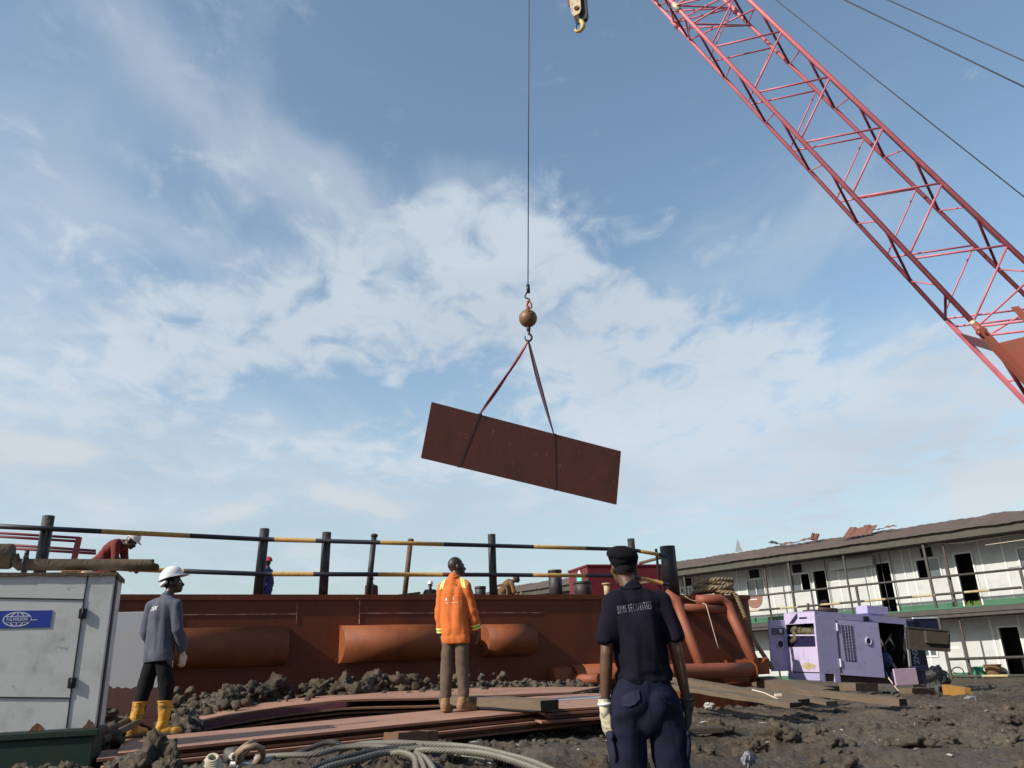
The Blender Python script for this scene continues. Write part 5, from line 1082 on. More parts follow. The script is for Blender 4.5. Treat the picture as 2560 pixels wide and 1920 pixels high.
    q = MB(); q.tube([(-.2, .05, 4.55), (3., .05, 4.60)], .012, 6); q.tube([(-2.2, .1, 4.85), (-1., .1, 4.74), (1., .1, 4.80)], .01, 6); q.build('cable', 'twine', r)
    # loose sheets on the roof, top-level
    def sheet(px, py, off, w, h, rx, ry, label, m='roof_red', n=5):
        p = F.w(F.px(px, py, off)); q = MB(); vs = []
        for i in range(2*n+1):
            x = w*(i/(2*n)-.5); z = .02*(1 if i % 2 else -1); vs += [(x, -h/2, z), (x, h/2, z+.05*math.sin(i))]
        q.add(vs+[(a, b, c-.012) for a, b, c in vs], [(2*i, 2*i+2, 2*i+3, 2*i+1) for i in range(2*n)]+[(4*n+2+2*i, 4*n+2+2*i+1, 4*n+2+2*i+3, 4*n+2+2*i+2) for i in range(2*n)])
        o = q.build('roofing_sheet', m); o.location = p; o.rotation_euler = (rx, ry, F.a); tag(o, label, 'roofing sheet', 'loose sheets on the cabin roof')
    sheet(2148, 1328, 1.9, 1.3, .95, .55, 0, 'square red roofing sheet tilted up on the cabin roof', n=6)
    sheet(2036, 1342, 2.2, .36, .35, 1.2, .3, 'small red scrap of sheet standing on the roof left of the square one')
    sheet(1990, 1354, 2.0, 1.6, .3, .3, -.05, 'long flat strip of red sheet on the roof ridge')
    sheet(2200, 1321, 2.2, 1.4, .15, .3, -.03, 'dark red strip lying right of the square sheet')
    sheet(1938, 1357, 2.4, .7, .22, .35, .25, 'thin dark strip sticking out at the ridge', 'dark_steel', 3)
    p = F.w(F.px(1843, 1375, 2.9)); q = MB(); q.prism([(0, 0, 0), (.42, 0, 0), (.30, 0, .25), (.22, 0, .62), (.10, 0, .35)], (0, .02, 0)); o = q.build('ridge_shard', 'plastic_grey'); o.location = p-V((.1, 0, .1)); o.rotation_euler = (0, 0, F.a); tag(o, 'pointed grey shard standing on the ridge of the cabin roof', 'roof shard')
    # things at its foot
    def foot(px, py, off): return F.w(F.px(px, py, off))
    p = foot(2452, 1716, .7); e = empty('tub', (p.x, p.y, -.1), F.a, 'green plastic tub on the ground before the cabin wall', 'tub'); q = MB(); q.tube([(0, 0, 0), (0, 0, .42), (0, 0, .43)], [.17, .23, .25], 4, smooth=False); q.build('body', 'green_tub', e); q = MB(); q.tube([(0, 0, .43), (0, 0, .47)], .27, 4, smooth=False); q.build('rim', 'green_tub', e)
    p = foot(2492, 1714, .8); q = MB(); q.tube([(0, 0, 0), (0, 0, .5)], [.22, .28], 12); q.tube([(0, 0, .5), (0, 0, .53)], .30, 12); o = q.build('brown_basket', 'brown_cloth'); o.location = (p.x, p.y, -.1); tag(o, 'dark brown basket standing right of the green tub', 'basket')
    p = foot(2400, 1712, .5); q = MB(); q.torus((0, 0, .26), .24, .02, (0, 1, .3), 26, 6); q.torus((-.5, .1, .2), .2, .018, (.2, 1, .6), 26, 6); q.tube([(0, 0, .26), (-.3, 0, .4), (-.5, .1, .2)], .015, 6); o = q.build('wheel_frame', 'steel_dark'); o.location = (p.x, p.y, -.12); tag(o, 'black wire wheels and frame lying at the foot of the cabins', 'scrap wheels')
    q = MB(); rnd = random.Random(9)
    for k in range(260):
        x = rnd.choice([rnd.uniform(-.8, 5), rnd.uniform(-3.4, -2.4)]); y = rnd.uniform(-.1, .9); h = rnd.uniform(.08, .28); p = V((x, y, -.1)); d = V((rnd.uniform(-.5, .5), rnd.uniform(-.5, .5), 1))*h
        q.add([p, p+V((.02, 0, 0)), p+d], [(0, 1, 2)])
    g = q.build('grass_tufts', 'grass', kind='stuff'); g.location = F.o; g.rotation_euler = (0, 0, F.a)
    q = MB()
    for k in range(34):
        x = -1.5+rnd.uniform(-.25, .25); h = rnd.uniform(.1, .30); p = V((x, WY+.05, FZ)); d = V((rnd.uniform(-.6, .6), rnd.uniform(-.2, .05), 1))*h
        q.add([p, p+V((.035, 0, 0)), p+d+V((.03, 0, 0)), p+d*.8-V((.03, 0, 0))], [(0, 1, 2, 3)])
    g = q.build('doorway_weed', 'grass'); g.location = F.o; g.rotation_euler = (0, 0, F.a); tag(g, 'green weed growing in the upper doorway of the cabin block', 'weed')
make_building()
# ------------------------------------------------------------------ people
def cap(a, r0, b, r1, flat=False): return ('c', V(a), r0, V(b), r1, flat)   # flat: open cuff, cut square at b
def ell(c, r, ax=None, rt=None): return ('e', V(c), r, ax, rt)
def basis(ax, rt):
    z = V(ax).normalized(); x = V(rt); x = (x-z*x.dot(z)).normalized(); return Matrix((x, z.cross(x), z)).transposed()
def fuse(name, prims, vox, m, parent, smooth=3, disp=None, cut=None, **t):
    """join tapered limbs and ellipsoids into one continuous skin"""
    mb = MB()
    for p in prims:
        if p[0] == 'c':
            _, a, r0, b, r1, flat = p; d = b-a; l = d.length
            if l < 1e-5: mb.sphere(a, r0); continue
            k = 6; pts = []; rs = []; u = d/l
            for i in range(1, 5): t_ = math.pi/2*(i/4); pts.append(a-u*r0*math.cos(t_)); rs.append(r0*math.sin(t_))
            pts[-1] = a
            for i in range(1, k): pts.append(a+d*i/k); rs.append(r0+(r1-r0)*i/k)
            for i in range(0, 1 if flat else 4): t_ = math.pi/2*(i/4); pts.append(b+u*r1*math.sin(t_)); rs.append(max(.001, r1*math.cos(t_)))
            mb.tube(pts, rs, 16)
        else:
            _, c, r, ax, rt = p; R = basis(ax, rt) if ax is not None else None
            mb.sphere(c, 1, 24, 16, sc=r, R=R)
    o = mb.build(name, m); md = o.modifiers.new('r', 'REMESH'); md.mode = 'VOXEL'; md.voxel_size = vox; md.use_smooth_shade = True
    s = o.modifiers.new('s', 'SMOOTH'); s.iterations = smooth; s.factor = .5
    bpy.context.view_layer.update(); me = bpy.data.meshes.new_from_object(o.evaluated_get(bpy.context.evaluated_depsgraph_get()))
    old = o.data; o.modifiers.clear(); o.data = me; bpy.data.meshes.remove(old); me.name = name
    if not me.materials: me.materials.append(M_(m))
    if disp:
        me.calc_loop_triangles(); no = [v.normal.copy() for v in me.vertices]
        for v, n in zip(me.vertices, no): v.co += n*disp(v.co, n)
    if cut:
        bm = bmesh.new(); bm.from_mesh(me)
        for co_, n_ in cut: bmesh.ops.bisect_plane(bm, geom=bm.verts[:]+bm.edges[:]+bm.faces[:], plane_co=co_, plane_no=n_, clear_outer=True)
        bm.to_mesh(me); bm.free()
    me.polygons.foreach_set('use_smooth', [True]*len(me.polygons)); me.update(); o.parent = parent; tag(o, **t); return o
def head_prims(c, fwd, up=(0, 0, 1), s=1., hair=False):
    """head with brow, nose, lips, chin, ears. c = head centre, fwd = direction faced"""
    f = V(fwd).normalized(); u = (V(up)-f*V(up).dot(f)).normalized(); x = f.cross(u)
    P = lambda a, b, d: V(c)+(x*a+f*b+u*d)*s
    R = lambda r: tuple(k*s for k in r)
    E_ = [ell(P(0, -.012, .018), R((.074, .094, .098)), u, x), ell(P(0, .030, -.045), R((.055, .060, .075)), u, x), ell(P(0, .062, -.098), R((.030, .026, .022)), u, x),
          cap(P(-.03, .082, .012), .012*s, P(.03, .082, .012), .012*s), cap(P(0, .088, .0), .009*s, P(0, .108, -.040), .014*s), ell(P(.012, .098, -.043), R((.012, .012, .009)), u, x), ell(P(-.012, .098, -.043), R((.012, .012, .009)), u, x),
          cap(P(-.018, .088, -.068), .009*s, P(.018, .088, -.068), .009*s), cap(P(-.016, .086, -.080), .009*s, P(.016, .086, -.080), .009*s),
          ell(P(.045, .052, -.03), R((.022, .022, .022)), u, x), ell(P(-.045, .052, -.03), R((.022, .022, .022)), u, x)]
    for q in (-1, 1): E_ += [ell(P(q*.078, -.008, -.012), R((.010, .020, .032)), (u+f*-.15), x), ell(P(q*.084, -.016, -.006), R((.009, .010, .024)), u, x)]
    return E_, P
def hand_prims(w, d, palm_n, s=1., curl=.35, thumb=1, spread=1.):
    """palm and five bent fingers. w = wrist, d = direction of hand, palm_n = direction the palm faces"""
    d = V(d).normalized(); n = V(palm_n); n = (n-d*n.dot(d)).normalized(); x = d.cross(n)*thumb   # x points to the thumb side
    w = V(w); L = [cap(w, .026*s, w+d*.03*s, .027*s), ell(w+d*.055*s, (.042*s, .018*s, .052*s), d, x), ell(w+d*.075*s, (.041*s, .016*s, .03*s), d, x)]
    for k, (o, l) in enumerate(((.031, .070), (.011, .080), (-.010, .074), (-.030, .058))):
        b = w+(d*.088+x*o)*s; c = curl*(1+.18*k); dd = (d+x*o*1.5*spread).normalized(); r0 = .0098*s
        p = b
        for j, fr in enumerate((.45, .32, .23)):
            ang = c*(j+.6); v = dd*math.cos(ang)+n*math.sin(ang); q = p+v*l*fr*s; L.append(cap(p, r0, q, r0*.92)); p = q; r0 *= .92
    b = w+(d*.028+x*.030+n*.006)*s; v = (d*.75+x*.75+n*.25).normalized(); q = b+v*.038*s; L.append(cap(b, .0145*s, q, .012*s)); v2 = (d*.95+x*.15+n*.35).normalized(); L.append(cap(q, .012*s, q+v2*.034*s, .0095*s))
    return L
def folds(amp, sx=9., sz=3., seed=0., cross=0., z0=None):
    o = V((seed, seed*2, seed*3))
    def f(p, n):
        a = noise.noise(V((p.x*sx, p.y*sx, p.z*sz))+o); b = noise.noise(V((p.x*sx*2, p.y*sx*2, p.z*sz*2.3))+o)
        c = noise.noise(V((p.x*5, p.y*5, p.z*13+9*p.x))+o) if cross else 0
        r = 1-abs(noise.noise(V((p.x*5+p.z*2, p.y*5, p.z*4))+o))*2
        return amp*(a+.5*b+.45*max(0, r))+cross*c
    return f
BASE = dict(pelvis=(0, 0, .95), waist=(0, .01, 1.08), chest=(0, 0, 1.28), neck=(0, -.01, 1.50), head=(0, .035, 1.645), face=(0, 1, .0),
            shL=(-.165, -.01, 1.43), elL=(-.235, -.02, 1.13), wrL=(-.235, .03, .87), haL=(.03, .1, -1), pnL=(1, .1, 0),
            shR=(.165, -.01, 1.43), elR=(.235, -.02, 1.13), wrR=(.235, .03, .87), haR=(-.03, .1, -1), pnR=(-1, .1, 0),
            hipL=(-.09, 0, .92), knL=(-.10, .02, .50), anL=(-.11, -.02, .09), toL=(-.13, .17, .03),
            hipR=(.09, 0, .92), knR=(.10, .02, .50), anR=(.11, -.02, .09), toR=(.13, .17, .03))
def body(r, J, vox=.009, m='skin', hs=1., hl=1., hr=1., curl=.35):
    g = lambda k: V(J[k]); rt = (g('shR')-g('shL')).normalized(); tx = (g('neck')-g('pelvis')).normalized()
    hp, P = head_prims(g('head'), g('face'), J.get('headup', (0, 0, 1)), hs)
    L = hp+[cap(g('neck')-tx*.03, .058, g('head')+V((0, -.01, -.05)), .052), ell(g('chest')+tx*.03, (.155, .10, .17), tx, rt), cap(g('chest'), .10, g('waist'), .10), ell(g('pelvis')+tx*.02, (.145, .105, .12), tx, rt),
            cap(g('neck')-tx*.12-rt*.03, .040, g('shL')-tx*.02, .038), cap(g('neck')-tx*.12+rt*.03, .040, g('shR')-tx*.02, .038)]
    for s in 'LR':
        L += [cap(g('sh'+s), .050, g('el'+s), .040), cap(g('el'+s), .039, g('el'+s).lerp(g('wr'+s), .3), .040), cap(g('el'+s).lerp(g('wr'+s), .3), .040, g('wr'+s), .025)]
        k = hl if s == 'L' else hr
        L += hand_prims(g('wr'+s), J['ha'+s], J['pn'+s], k, curl, thumb=(1 if s == 'R' else -1)*J.get('th'+s, 1))
        L += [cap(g('hip'+s), .082, g('kn'+s), .055), cap(g('kn'+s), .052, g('kn'+s).lerp(g('an'+s), .3), .054), cap(g('kn'+s).lerp(g('an'+s), .3), .054, g('an'+s), .036), cap(g('an'+s)-V((0, 0, .03)), .034, g('to'+s), .026)]
    b = fuse('body', L, vox, m, r, 2); f = V(J['face']).normalized()
    for q in (-1, 1):
        e = MB(); e.sphere(P(q*.030, .074, -.005), .0125*hs, 12, 8); e.build('eye', 'eye_white', b)
    return b, P
def project(mb, pts, fs, target, dr, off, mi=0):
    """lay flat shapes onto a garment, along direction dr"""
    dg = bpy.context.evaluated_depsgraph_get(); t = BVHTree.FromPolygons([v.co for v in target.data.vertices], [p.vertices for p in target.data.polygons]); out = []; d = V(dr).normalized(); last = None
    for p in pts:
        h = t.ray_cast(V(p)-d*1.5, d); q = h[0]-d*off if h[0] else (last or V(p)); last = q; out.append(q)
    mb.add(out, fs, mi)
def strip(mb, path, w, target, dr, off=.004, side=(1, 0, 0), n=14, mi=0):
    s = V(side); P = []
    for i in range(n+1):
        t = i/n*(len(path)-1); k = min(int(t), len(path)-2); c = V(path[k]).lerp(V(path[k+1]), t-k); P += [c-s*w/2, c, c+s*w/2]
    project(mb, P, [f for i in range(n) for f in ((3*i, 3*i+1, 3*i+4, 3*i+3), (3*i+1, 3*i+2, 3*i+5, 3*i+4))], target, dr, off, mi)
def cuff(mb, a, b, t0, t1, r, mi=0, n=22):
    a = V(a); b = V(b); mb.tube([a.lerp(b, t0), a.lerp(b, t1)], r, n, mi, caps=False)
def shoe(r, an, to, h, rr, m, sole='boot_sole', top=.16, name='boot', vox=.008, wide=1.):
    an = V(an); to = V(to); d = (to-an); d.z = 0; d.normalize(); x = d.cross(V((0, 0, 1))); base = V((an.x, an.y, 0))
    L = [cap(base+V((0, 0, .06))-d*.035, .052*wide, base+V((0, 0, top)), rr), ell(base+d*.03+V((0, 0, .055)), (.048*wide, .11, .052), (0, 0, 1), x), ell(base+d*.125+V((0, 0, .045)), (.050*wide, .075, .042), (0, 0, 1), x), cap(base-d*.03+V((0, 0, .04)), .046*wide, base+d*.1+V((0, 0, .04)), .045*wide)]
    o = fuse(name, L, vox, m, r, 2, disp=folds(.004, 20, 20, an.x*9), cut=[((0, 0, .012), (0, 0, -1)), (base+V((0, 0, top+rr*.2)), (0, 0, 1))])
    L = [ell(base+d*.03+V((0, 0, .02)), (.054*wide, .125, .03), (0, 0, 1), x), ell(base+d*.13+V((0, 0, .02)), (.055*wide, .082, .028), (0, 0, 1), x)]
    fuse('sole', L, vox, sole, o, 1, cut=[((0, 0, .0), (0, 0, -1)), ((0, 0, .032), (0, 0, 1))]); return o
def helmet(r, P, s=1., m='helmet', peak=1, vox=.006, parts=True):
    """hard hat: ribbed dome, short brim, longer peak"""
    c = P(0, 0, 0); f = (P(0, 1, 0)-c).normalized(); u = (P(0, 0, 1)-c).normalized(); x = f.cross(u)
    mb = MB(); N = 36; K = 12; rings = []
    for k in range(K+1):
        t = math.pi/2*k/K; row = []
        for j in range(N):
            a = 2*math.pi*j/N; rad = math.cos(t)**.82; rib = 1+.03*max(0, 1-abs(math.sin(a))/.22)*(1 if abs(math.sin(a)) < .22 else 0)*math.sin(t+.2)
            row.append(P(.112*s*rad*math.sin(a), -.005+.138*s*rad*math.cos(a), .035+(.125*s*math.sin(t))*rib))
        rings.append(row)
    brim = [];
    for j in range(N):
        a = 2*math.pi*j/N; e = .018+.052*max(0, math.cos(a))**1.6*peak; brim.append(P((.112*s+e*.6)*math.sin(a), -.005+(.138*s+e)*math.cos(a), .028-.02*max(0, math.cos(a))))
    rows = [brim]+rings; vs = [p for q in rows for p in q]
    mb.add(vs, [(i*N+j, i*N+(j+1) % N, (i+1)*N+(j+1) % N, (i+1)*N+j) for i in range(len(rows)-1) for j in range(N)], 0, True)
    mb.add([p-u*.006 for p in brim]+rings[0], [(j, N+j, N+(j+1) % N, (j+1) % N) for j in range(N)], 0, True); mb.add(brim+[p-u*.006 for p in brim], [(j, N+j, N+(j+1) % N, (j+1) % N) for j in range(N)])
    h = mb.build('hard_hat', m, r)
    if parts:
        q = MB(); q.tube([P(.098*math.sin(a), -.005+.115*math.cos(a), -.005-.028*max(0, -math.cos(a))) for a in [math.pi*(.62+.76*i/14) for i in range(15)]], .020, 8); q.build('nape_strap', m, h)
        q = MB(); q.tube([P(.118*s*math.sin(a), -.005+.144*s*math.cos(a), .034) for a in [2*math.pi*i/36 for i in range(37)]], .0045, 6); q.build('rim', 'label_white', h)
    return h
# ---------------- the guard, near right of centre
def make_guard():
    r = empty('person', (.735, 5.15, .0), math.radians(2), 'person in navy polo shirt, cargo trousers and black cap, closest to us, back turned', 'person')
    J = dict(BASE)
    J.update(pelvis=(0, 0, .89), waist=(0, .01, 1.05), chest=(0, 0, 1.27), head=(-.062, .03, 1.655), face=(-.35, 1, .12), neck=(-.030, -.01, 1.52), headup=(-.08, 0, 1),
             shL=(-.168, -.01, 1.43), elL=(-.222, -.04, 1.12), wrL=(-.250, .0, .815), haL=(.05, .22, -1), pnL=(.9, .5, 0), shR=(.165, -.01, 1.43), elR=(.215, -.03, 1.12), wrR=(.262, .03, .82), haR=(.0, .2, -1), pnR=(-.9, .5, 0),
             hipL=(-.10, 0, .86), knL=(-.135, .03, .45), anL=(-.15, 0, .09), toL=(-.18, .17, .03), hipR=(.10, 0, .86), knR=(.135, .03, .45), anR=(.155, 0, .09), toR=(.19, .17, .03))
    b, P = body(r, J, .0085, 'skin_light', 1., .9, .9); g = lambda n: V(J[n])
    L = [ell(P(0, -.016, .012), (.079, .094, .092), (0, 0, 1), (1, 0, 0))]
    fuse('hair', L, .006, 'hair', b, 1, cut=[(P(0, .03, 0), (P(0, 1, 0)-P(0, 0, 0))), (P(0, 0, -.05), (0, 0, -1))])
    L = [ell(P(0, -.012, .060), (.093, .112, .066), P(0, -.15, 1)-P(0, 0, 0), (1, 0, 0)), ell(P(-.012, -.025, .078), (.099, .106, .050), P(.12, -.2, 1)-P(0, 0, 0), (1, 0, 0)), ell(P(0, -.012, .025), (.086, .102, .060), (0, 0, 1), (1, 0, 0)), ell(P(0, .01, .085), (.080, .088, .045), (0, 0, 1), (1, 0, 0))]
    fuse('cap', L, .006, 'cap_black', r, 2, disp=folds(.006, 14, 16, 3.), cut=[(P(0, 0, -.012), P(0, -.22, -1)-P(0, 0, 0))])
    # polo shirt: sloping shoulders, loose back, hem bunched over the belt
    L = [ell((0, .0, 1.29), (.185, .125, .185), (0, 0, 1), (1, 0, 0)), cap((0, 0, 1.28), .150, (0, 0, 1.02), .145), ell((0, .0, 1.10), (.170, .130, .19), (0, 0, 1), (1, 0, 0)), ell((0, 0, .98), (.175, .135, .11), (0, 0, 1), (1, 0, 0)), cap((-.09, -.015, 1.415), .074, (.09, -.015, 1.415), .074), cap((-.02, -.01, 1.43), .092, (-.028, -.005, 1.515), .062)]
    for s, sg in (('L', -1), ('R', 1)): L += [cap((sg*.05, -.01, 1.455), .058, g('sh'+s)+V((-sg*.01, 0, -.012)), .064), cap(g('sh'+s)+V((-sg*.012, 0, -.03)), .066, g('sh'+s).lerp(g('el'+s), .80), .068, True)]
    f0 = folds(.015, 9, 2.4, 4.)
    def fd(p, n):
        back = 1. if n.y < 0 else .4
        return f0(p, n)+.010*back*sstep(1.40, 1.15, p.z)*(math.sin(p.x*36+p.z*4+3*noise.noise(p*4)))+.010*sstep(1.10, 1.0, p.z)*noise.noise(V((p.x*9, p.y*9, p.z*24)))
    sh = fuse('polo_shirt', L, .0075, 'navy_shirt', r, 6, disp=fd, cut=[((0, 0, .945), (.05, 0, -1))])
    q = MB(); q.torus((-.029, -.004, 1.520), .064, .012, (0, -.2, 1), 26, 8); q.build('collar', 'navy_shirt', sh)
    vs, fs = text_mesh('BIMS SECURITIES', .064, .36, .0, 0., 1.28); q = MB()
    project(q, [(v.x-.035, 0, v.z*1.05+1.385+v.x*.10) for v in vs], fs, sh, (0, 1, 0), .004); q.build('lettering', 'lettering_grey', sh)
    # trousers
    L = [ell((0, .0, .93), (.168, .128, .13), (0, 0, 1), (1, 0, 0)), ell((-.07, -.035, .84), (.108, .105, .13), (0, 0, 1), (1, 0, 0)), ell((.07, -.035, .84), (.108, .105, .13), (0, 0, 1), (1, 0, 0)), ell((0, -.02, .76), (.13, .10, .12), (0, 0, 1), (1, 0, 0))]
    for s in 'LR': L += [cap(g('hip'+s)-V((0, 0, .03)), .115, g('kn'+s), .104), cap(g('kn'+s), .104, g('an'+s)+V((0, 0, .03)), .088)]
    f1 = folds(.013, 8, 5, 7., .006)
    tr = fuse('trousers', L, .0085, 'navy_pants', r, 5, disp=lambda p, n: f1(p, n)+.012*sstep(.62, .75, p.z)*sstep(.98, .85, p.z)*noise.noise(V((p.x*7, p.y*5, p.z*18+4*abs(p.x)))), cut=[((0, 0, 1.0), (0, 0, 1)), ((0, 0, .05), (0, 0, -1))])
    for s, sg in (('L', -1), ('R', 1)):     # rear pocket flaps and thigh pockets
        q = MB(); x = sg*.108; w = .052; t = sg*.35
        pts = [(-w, .030), (-w*.3, .036), (w*.4, .036), (w, .030), (w, -.022), (w*.4, -.038), (-w*.3, -.038), (-w, -.022)]
        project(q, [(x+a, 0, .865+c-t*a) for a, c in pts], [(0, 1, 6, 7), (1, 2, 5, 6), (2, 3, 4, 5)], tr, (0, 1, 0), .010 if sg < 0 else .005)
        q.build('pocket_flap', 'navy_pocket' if sg < 0 else 'navy_pants', tr)
        kz = .58; xx = g('kn'+s).lerp(g('hip'+s), .3).x
        L = [ell((xx+sg*.098, .01, kz), (.024, .085, .10), (sg*.12, 0, 1), (1, 0, 0)), ell((xx+sg*.104, .01, kz+.075), (.022, .090, .028), (0, 0, 1), (1, 0, 0))]
        fuse('thigh_pocket', L, .008, 'navy_pocket' if sg < 0 else 'navy_pants', tr, 1, disp=folds(.005, 14, 12, 5.))
    q = MB(); strip(q, [(0, 0, .97), (0, 0, .76)], .006, tr, (0, 1, 0), .002); q.build('rear_seam', 'navy_pants', tr)
    for s in 'LR': shoe(r, g('an'+s), g('to'+s), .1, .06, 'black_cloth', 'black_rubber')
    # gloves
    def glove(s, m):
        w = g('wr'+s); L = hand_prims(w+V((0, 0, .0)), J['ha'+s], J['pn'+s], 1.18, .30, thumb=(1 if s == 'R' else -1)); L += [cap(w+V((0, 0, .05)), .038, w-V((0, 0, .02)), .034)]
        o = fuse('glove', L, .0055, m, r, 1, disp=folds(.003, 26, 22, 2.), cut=[(w+V((0, 0, .050)), (0, 0, 1))])
        q = MB(); q.tube([w+V((.036*math.cos(t)*1.0, .040*math.sin(t), .020)) for t in [2*math.pi*k/20 for k in range(21)]], .010, 8); q.build('glove_cuff', 'helmet' if s == 'L' else 'glove_dark', o)
        q = MB(); q.torus(w+V((0, 0, .045)), .034, .005, (.1, .2, 1), 22, 6); q.build('wrist_band', 'steel_dark', o)
    glove('L', 'glove'); glove('R', 'glove_dark')
mat('lettering_grey', (.21, .21, .26), .8, var=.4, vs=14, dirt=(.03, .03, .06), dirt_amt=.9, ds=13, dirt_lo=.50, dirt_hi=.60)
make_guard()
# ---------------- man in orange on the plates
def make_orange_man():
    r = empty('person', (-.80, 9.74, .60), math.radians(-14), 'person in bright orange jacket and brown trousers standing on the steel plates', 'person')
    J = dict(BASE)
    J.update(head=(.015, .05, 1.645), face=(.80, .62, .10), neck=(0, -.005, 1.50), shL=(-.155, .0, 1.415), elL=(-.185, -.01, 1.11), wrL=(-.185, .05, .85), shR=(.150, -.01, 1.415), elR=(.205, .03, 1.12), wrR=(.235, .12, .88), haR=(.02, .05, -1),
             hipL=(-.085, 0, .92), knL=(-.105, .0, .50), anL=(-.115, -.03, .10), toL=(-.13, .15, .03), hipR=(.085, 0, .92), knR=(.075, .02, .50), anR=(.085, .02, .10), toR=(.20, .16, .03))
    b, P = body(r, J, .008, 'skin', 1.0); g = lambda n: V(J[n])
    L = [ell(P(0, -.018, .026), (.0755, .0925, .094), (0, 0, 1), P(1, 0, 0)-P(0, 0, 0))]; fuse('hair', L, .006, 'hair_short', b, 1, cut=[(P(0, .045, .02), P(0, 1, -.3)-P(0, 0, 0)), (P(0, 0, -.02), P(0, -.1, -1)-P(0, 0, 0))])
    L = [ell((0, .0, 1.28), (.172, .125, .19), (0, 0, 1), (1, 0, 0)), cap((-.04, 0, 1.28), .125, (-.05, 0, .86), .118), cap((.04, 0, 1.28), .125, (.05, 0, .86), .118), cap((-.055, .0, .80), .118, (.055, .0, .80), .118), cap((-.085, -.01, 1.40), .068, (.085, -.01, 1.40), .068), cap((0, -.01, 1.42), .085, (0, .0, 1.515), .064)]
    for s, sg in (('L', -1), ('R', 1)): L += [cap((sg*.05, -.01, 1.45), .060, g('sh'+s)+V((0, 0, -.015)), .062), cap(g('sh'+s)+V((0, 0, -.02)), .064, g('el'+s), .059), cap(g('el'+s), .059, g('wr'+s)+V((0, 0, .03)), .052, True)]
    f0 = folds(.0135, 9, 2.8, 11.)
    sh = fuse('work_jacket', L, .0080, 'orange_cloth', r, 6, disp=lambda p, n: f0(p, n)+.004*math.sin(p.z*60+p.x*20)*max(0, abs(p.x)-.17)*12, cut=[((0, 0, .745), (0, 0, -1))])
    q = MB(); q.tube([(0+.060*math.cos(t), .0+.060*math.sin(t), 1.520+.012*math.sin(t)) for t in [2*math.pi*k/24 for k in range(25)]], .013, 8); q.build('collar', 'orange_cloth', sh)
    for s, sg in (('L', -1), ('R', 1)):
        q = MB(); k = .64
        cuff(q, g('el'+s), g('wr'+s), .66, .73, .0605); cuff(q, g('el'+s), g('wr'+s), .80, .87, .059); cuff(q, g('el'+s), g('wr'+s), .73, .80, .0595, 1); q.build('reflective_stripe', ['hi_vis', 'hi_vis_grey'], sh)
        q = MB()
        strip(q, [(sg*.098, 0, 1.485), (sg*.128, 0, 1.355)], .020, sh, (0, 1, -.35), .004); strip(q, [(sg*.128, 0, 1.475), (sg*.158, 0, 1.345)], .020, sh, (0, 1, -.35), .004); strip(q, [(sg*.113, 0, 1.48), (sg*.143, 0, 1.35)], .012, sh, (0, 1, -.35), .0035, mi=1); q.build('reflective_stripe', ['hi_vis', 'hi_vis_grey'], sh)
    q = MB(); project(q, [(-.075, 0, 1.265), (-.055, 0, 1.265), (-.052, 0, 1.235), (-.072, 0, 1.232), (.02, 0, 1.27), (.032, 0, 1.268), (.030, 0, 1.24), (.022, 0, 1.24)], [(0, 1, 2, 3), (4, 5, 6, 7)], sh, (0, 1, 0), .003); q.build('back_print', 'label_white', sh)
    q = MB(); 
    for x0, x1 in ((-.08, -.035), (-.025, .0), (.005, .055), (.06, .085)): project(q, [(x0, 0, 1.213), (x1, 0, 1.213), (x1, 0, 1.200), (x0, 0, 1.200)], [(0, 1, 2, 3)], sh, (0, 1, 0), .003)
    q.build('back_print', 'print_pink', sh)
    q = MB(); strip(q, [(-.15, 0, 1.30), (0, 0, 1.315), (.15, 0, 1.30)], .004, sh, (0, 1, 0), .002, side=(0, 0, 1)); q.build('yoke_seam', 'orange_seam', sh)
    L = [ell((0, .0, .90), (.140, .105, .13), (0, 0, 1), (1, 0, 0))]
    for s in 'LR': L += [cap(g('hip'+s)*.9-V((0, 0, -.05)), .080, g('kn'+s), .074), cap(g('kn'+s), .074, g('an'+s)+V((0, 0, .08)), .066)]
    f1 = folds(.009, 8, 6, 5., .004)
    fuse('trousers', L, .0085, 'khaki', r, 3, disp=lambda p, n: f1(p, n)+.010*sstep(.5, .15, p.z)*noise.noise(V((p.x*6, p.y*6, p.z*15+p.x*9))), cut=[((0, 0, .96), (0, 0, 1)), ((0, 0, .155), (0, 0, -1))])
    for s in 'LR': shoe(r, g('an'+s), g('to'+s), .1, .052, 'boot_tan', 'boot_tan', .17, 'boot', .007, 1.05)
mat('hair_short', (.020, .012, .010), .55, spec=.6); mat('print_pink', (.80, .36, .20), .8); mat('orange_seam', (.52, .11, .02), .9)
make_orange_man()
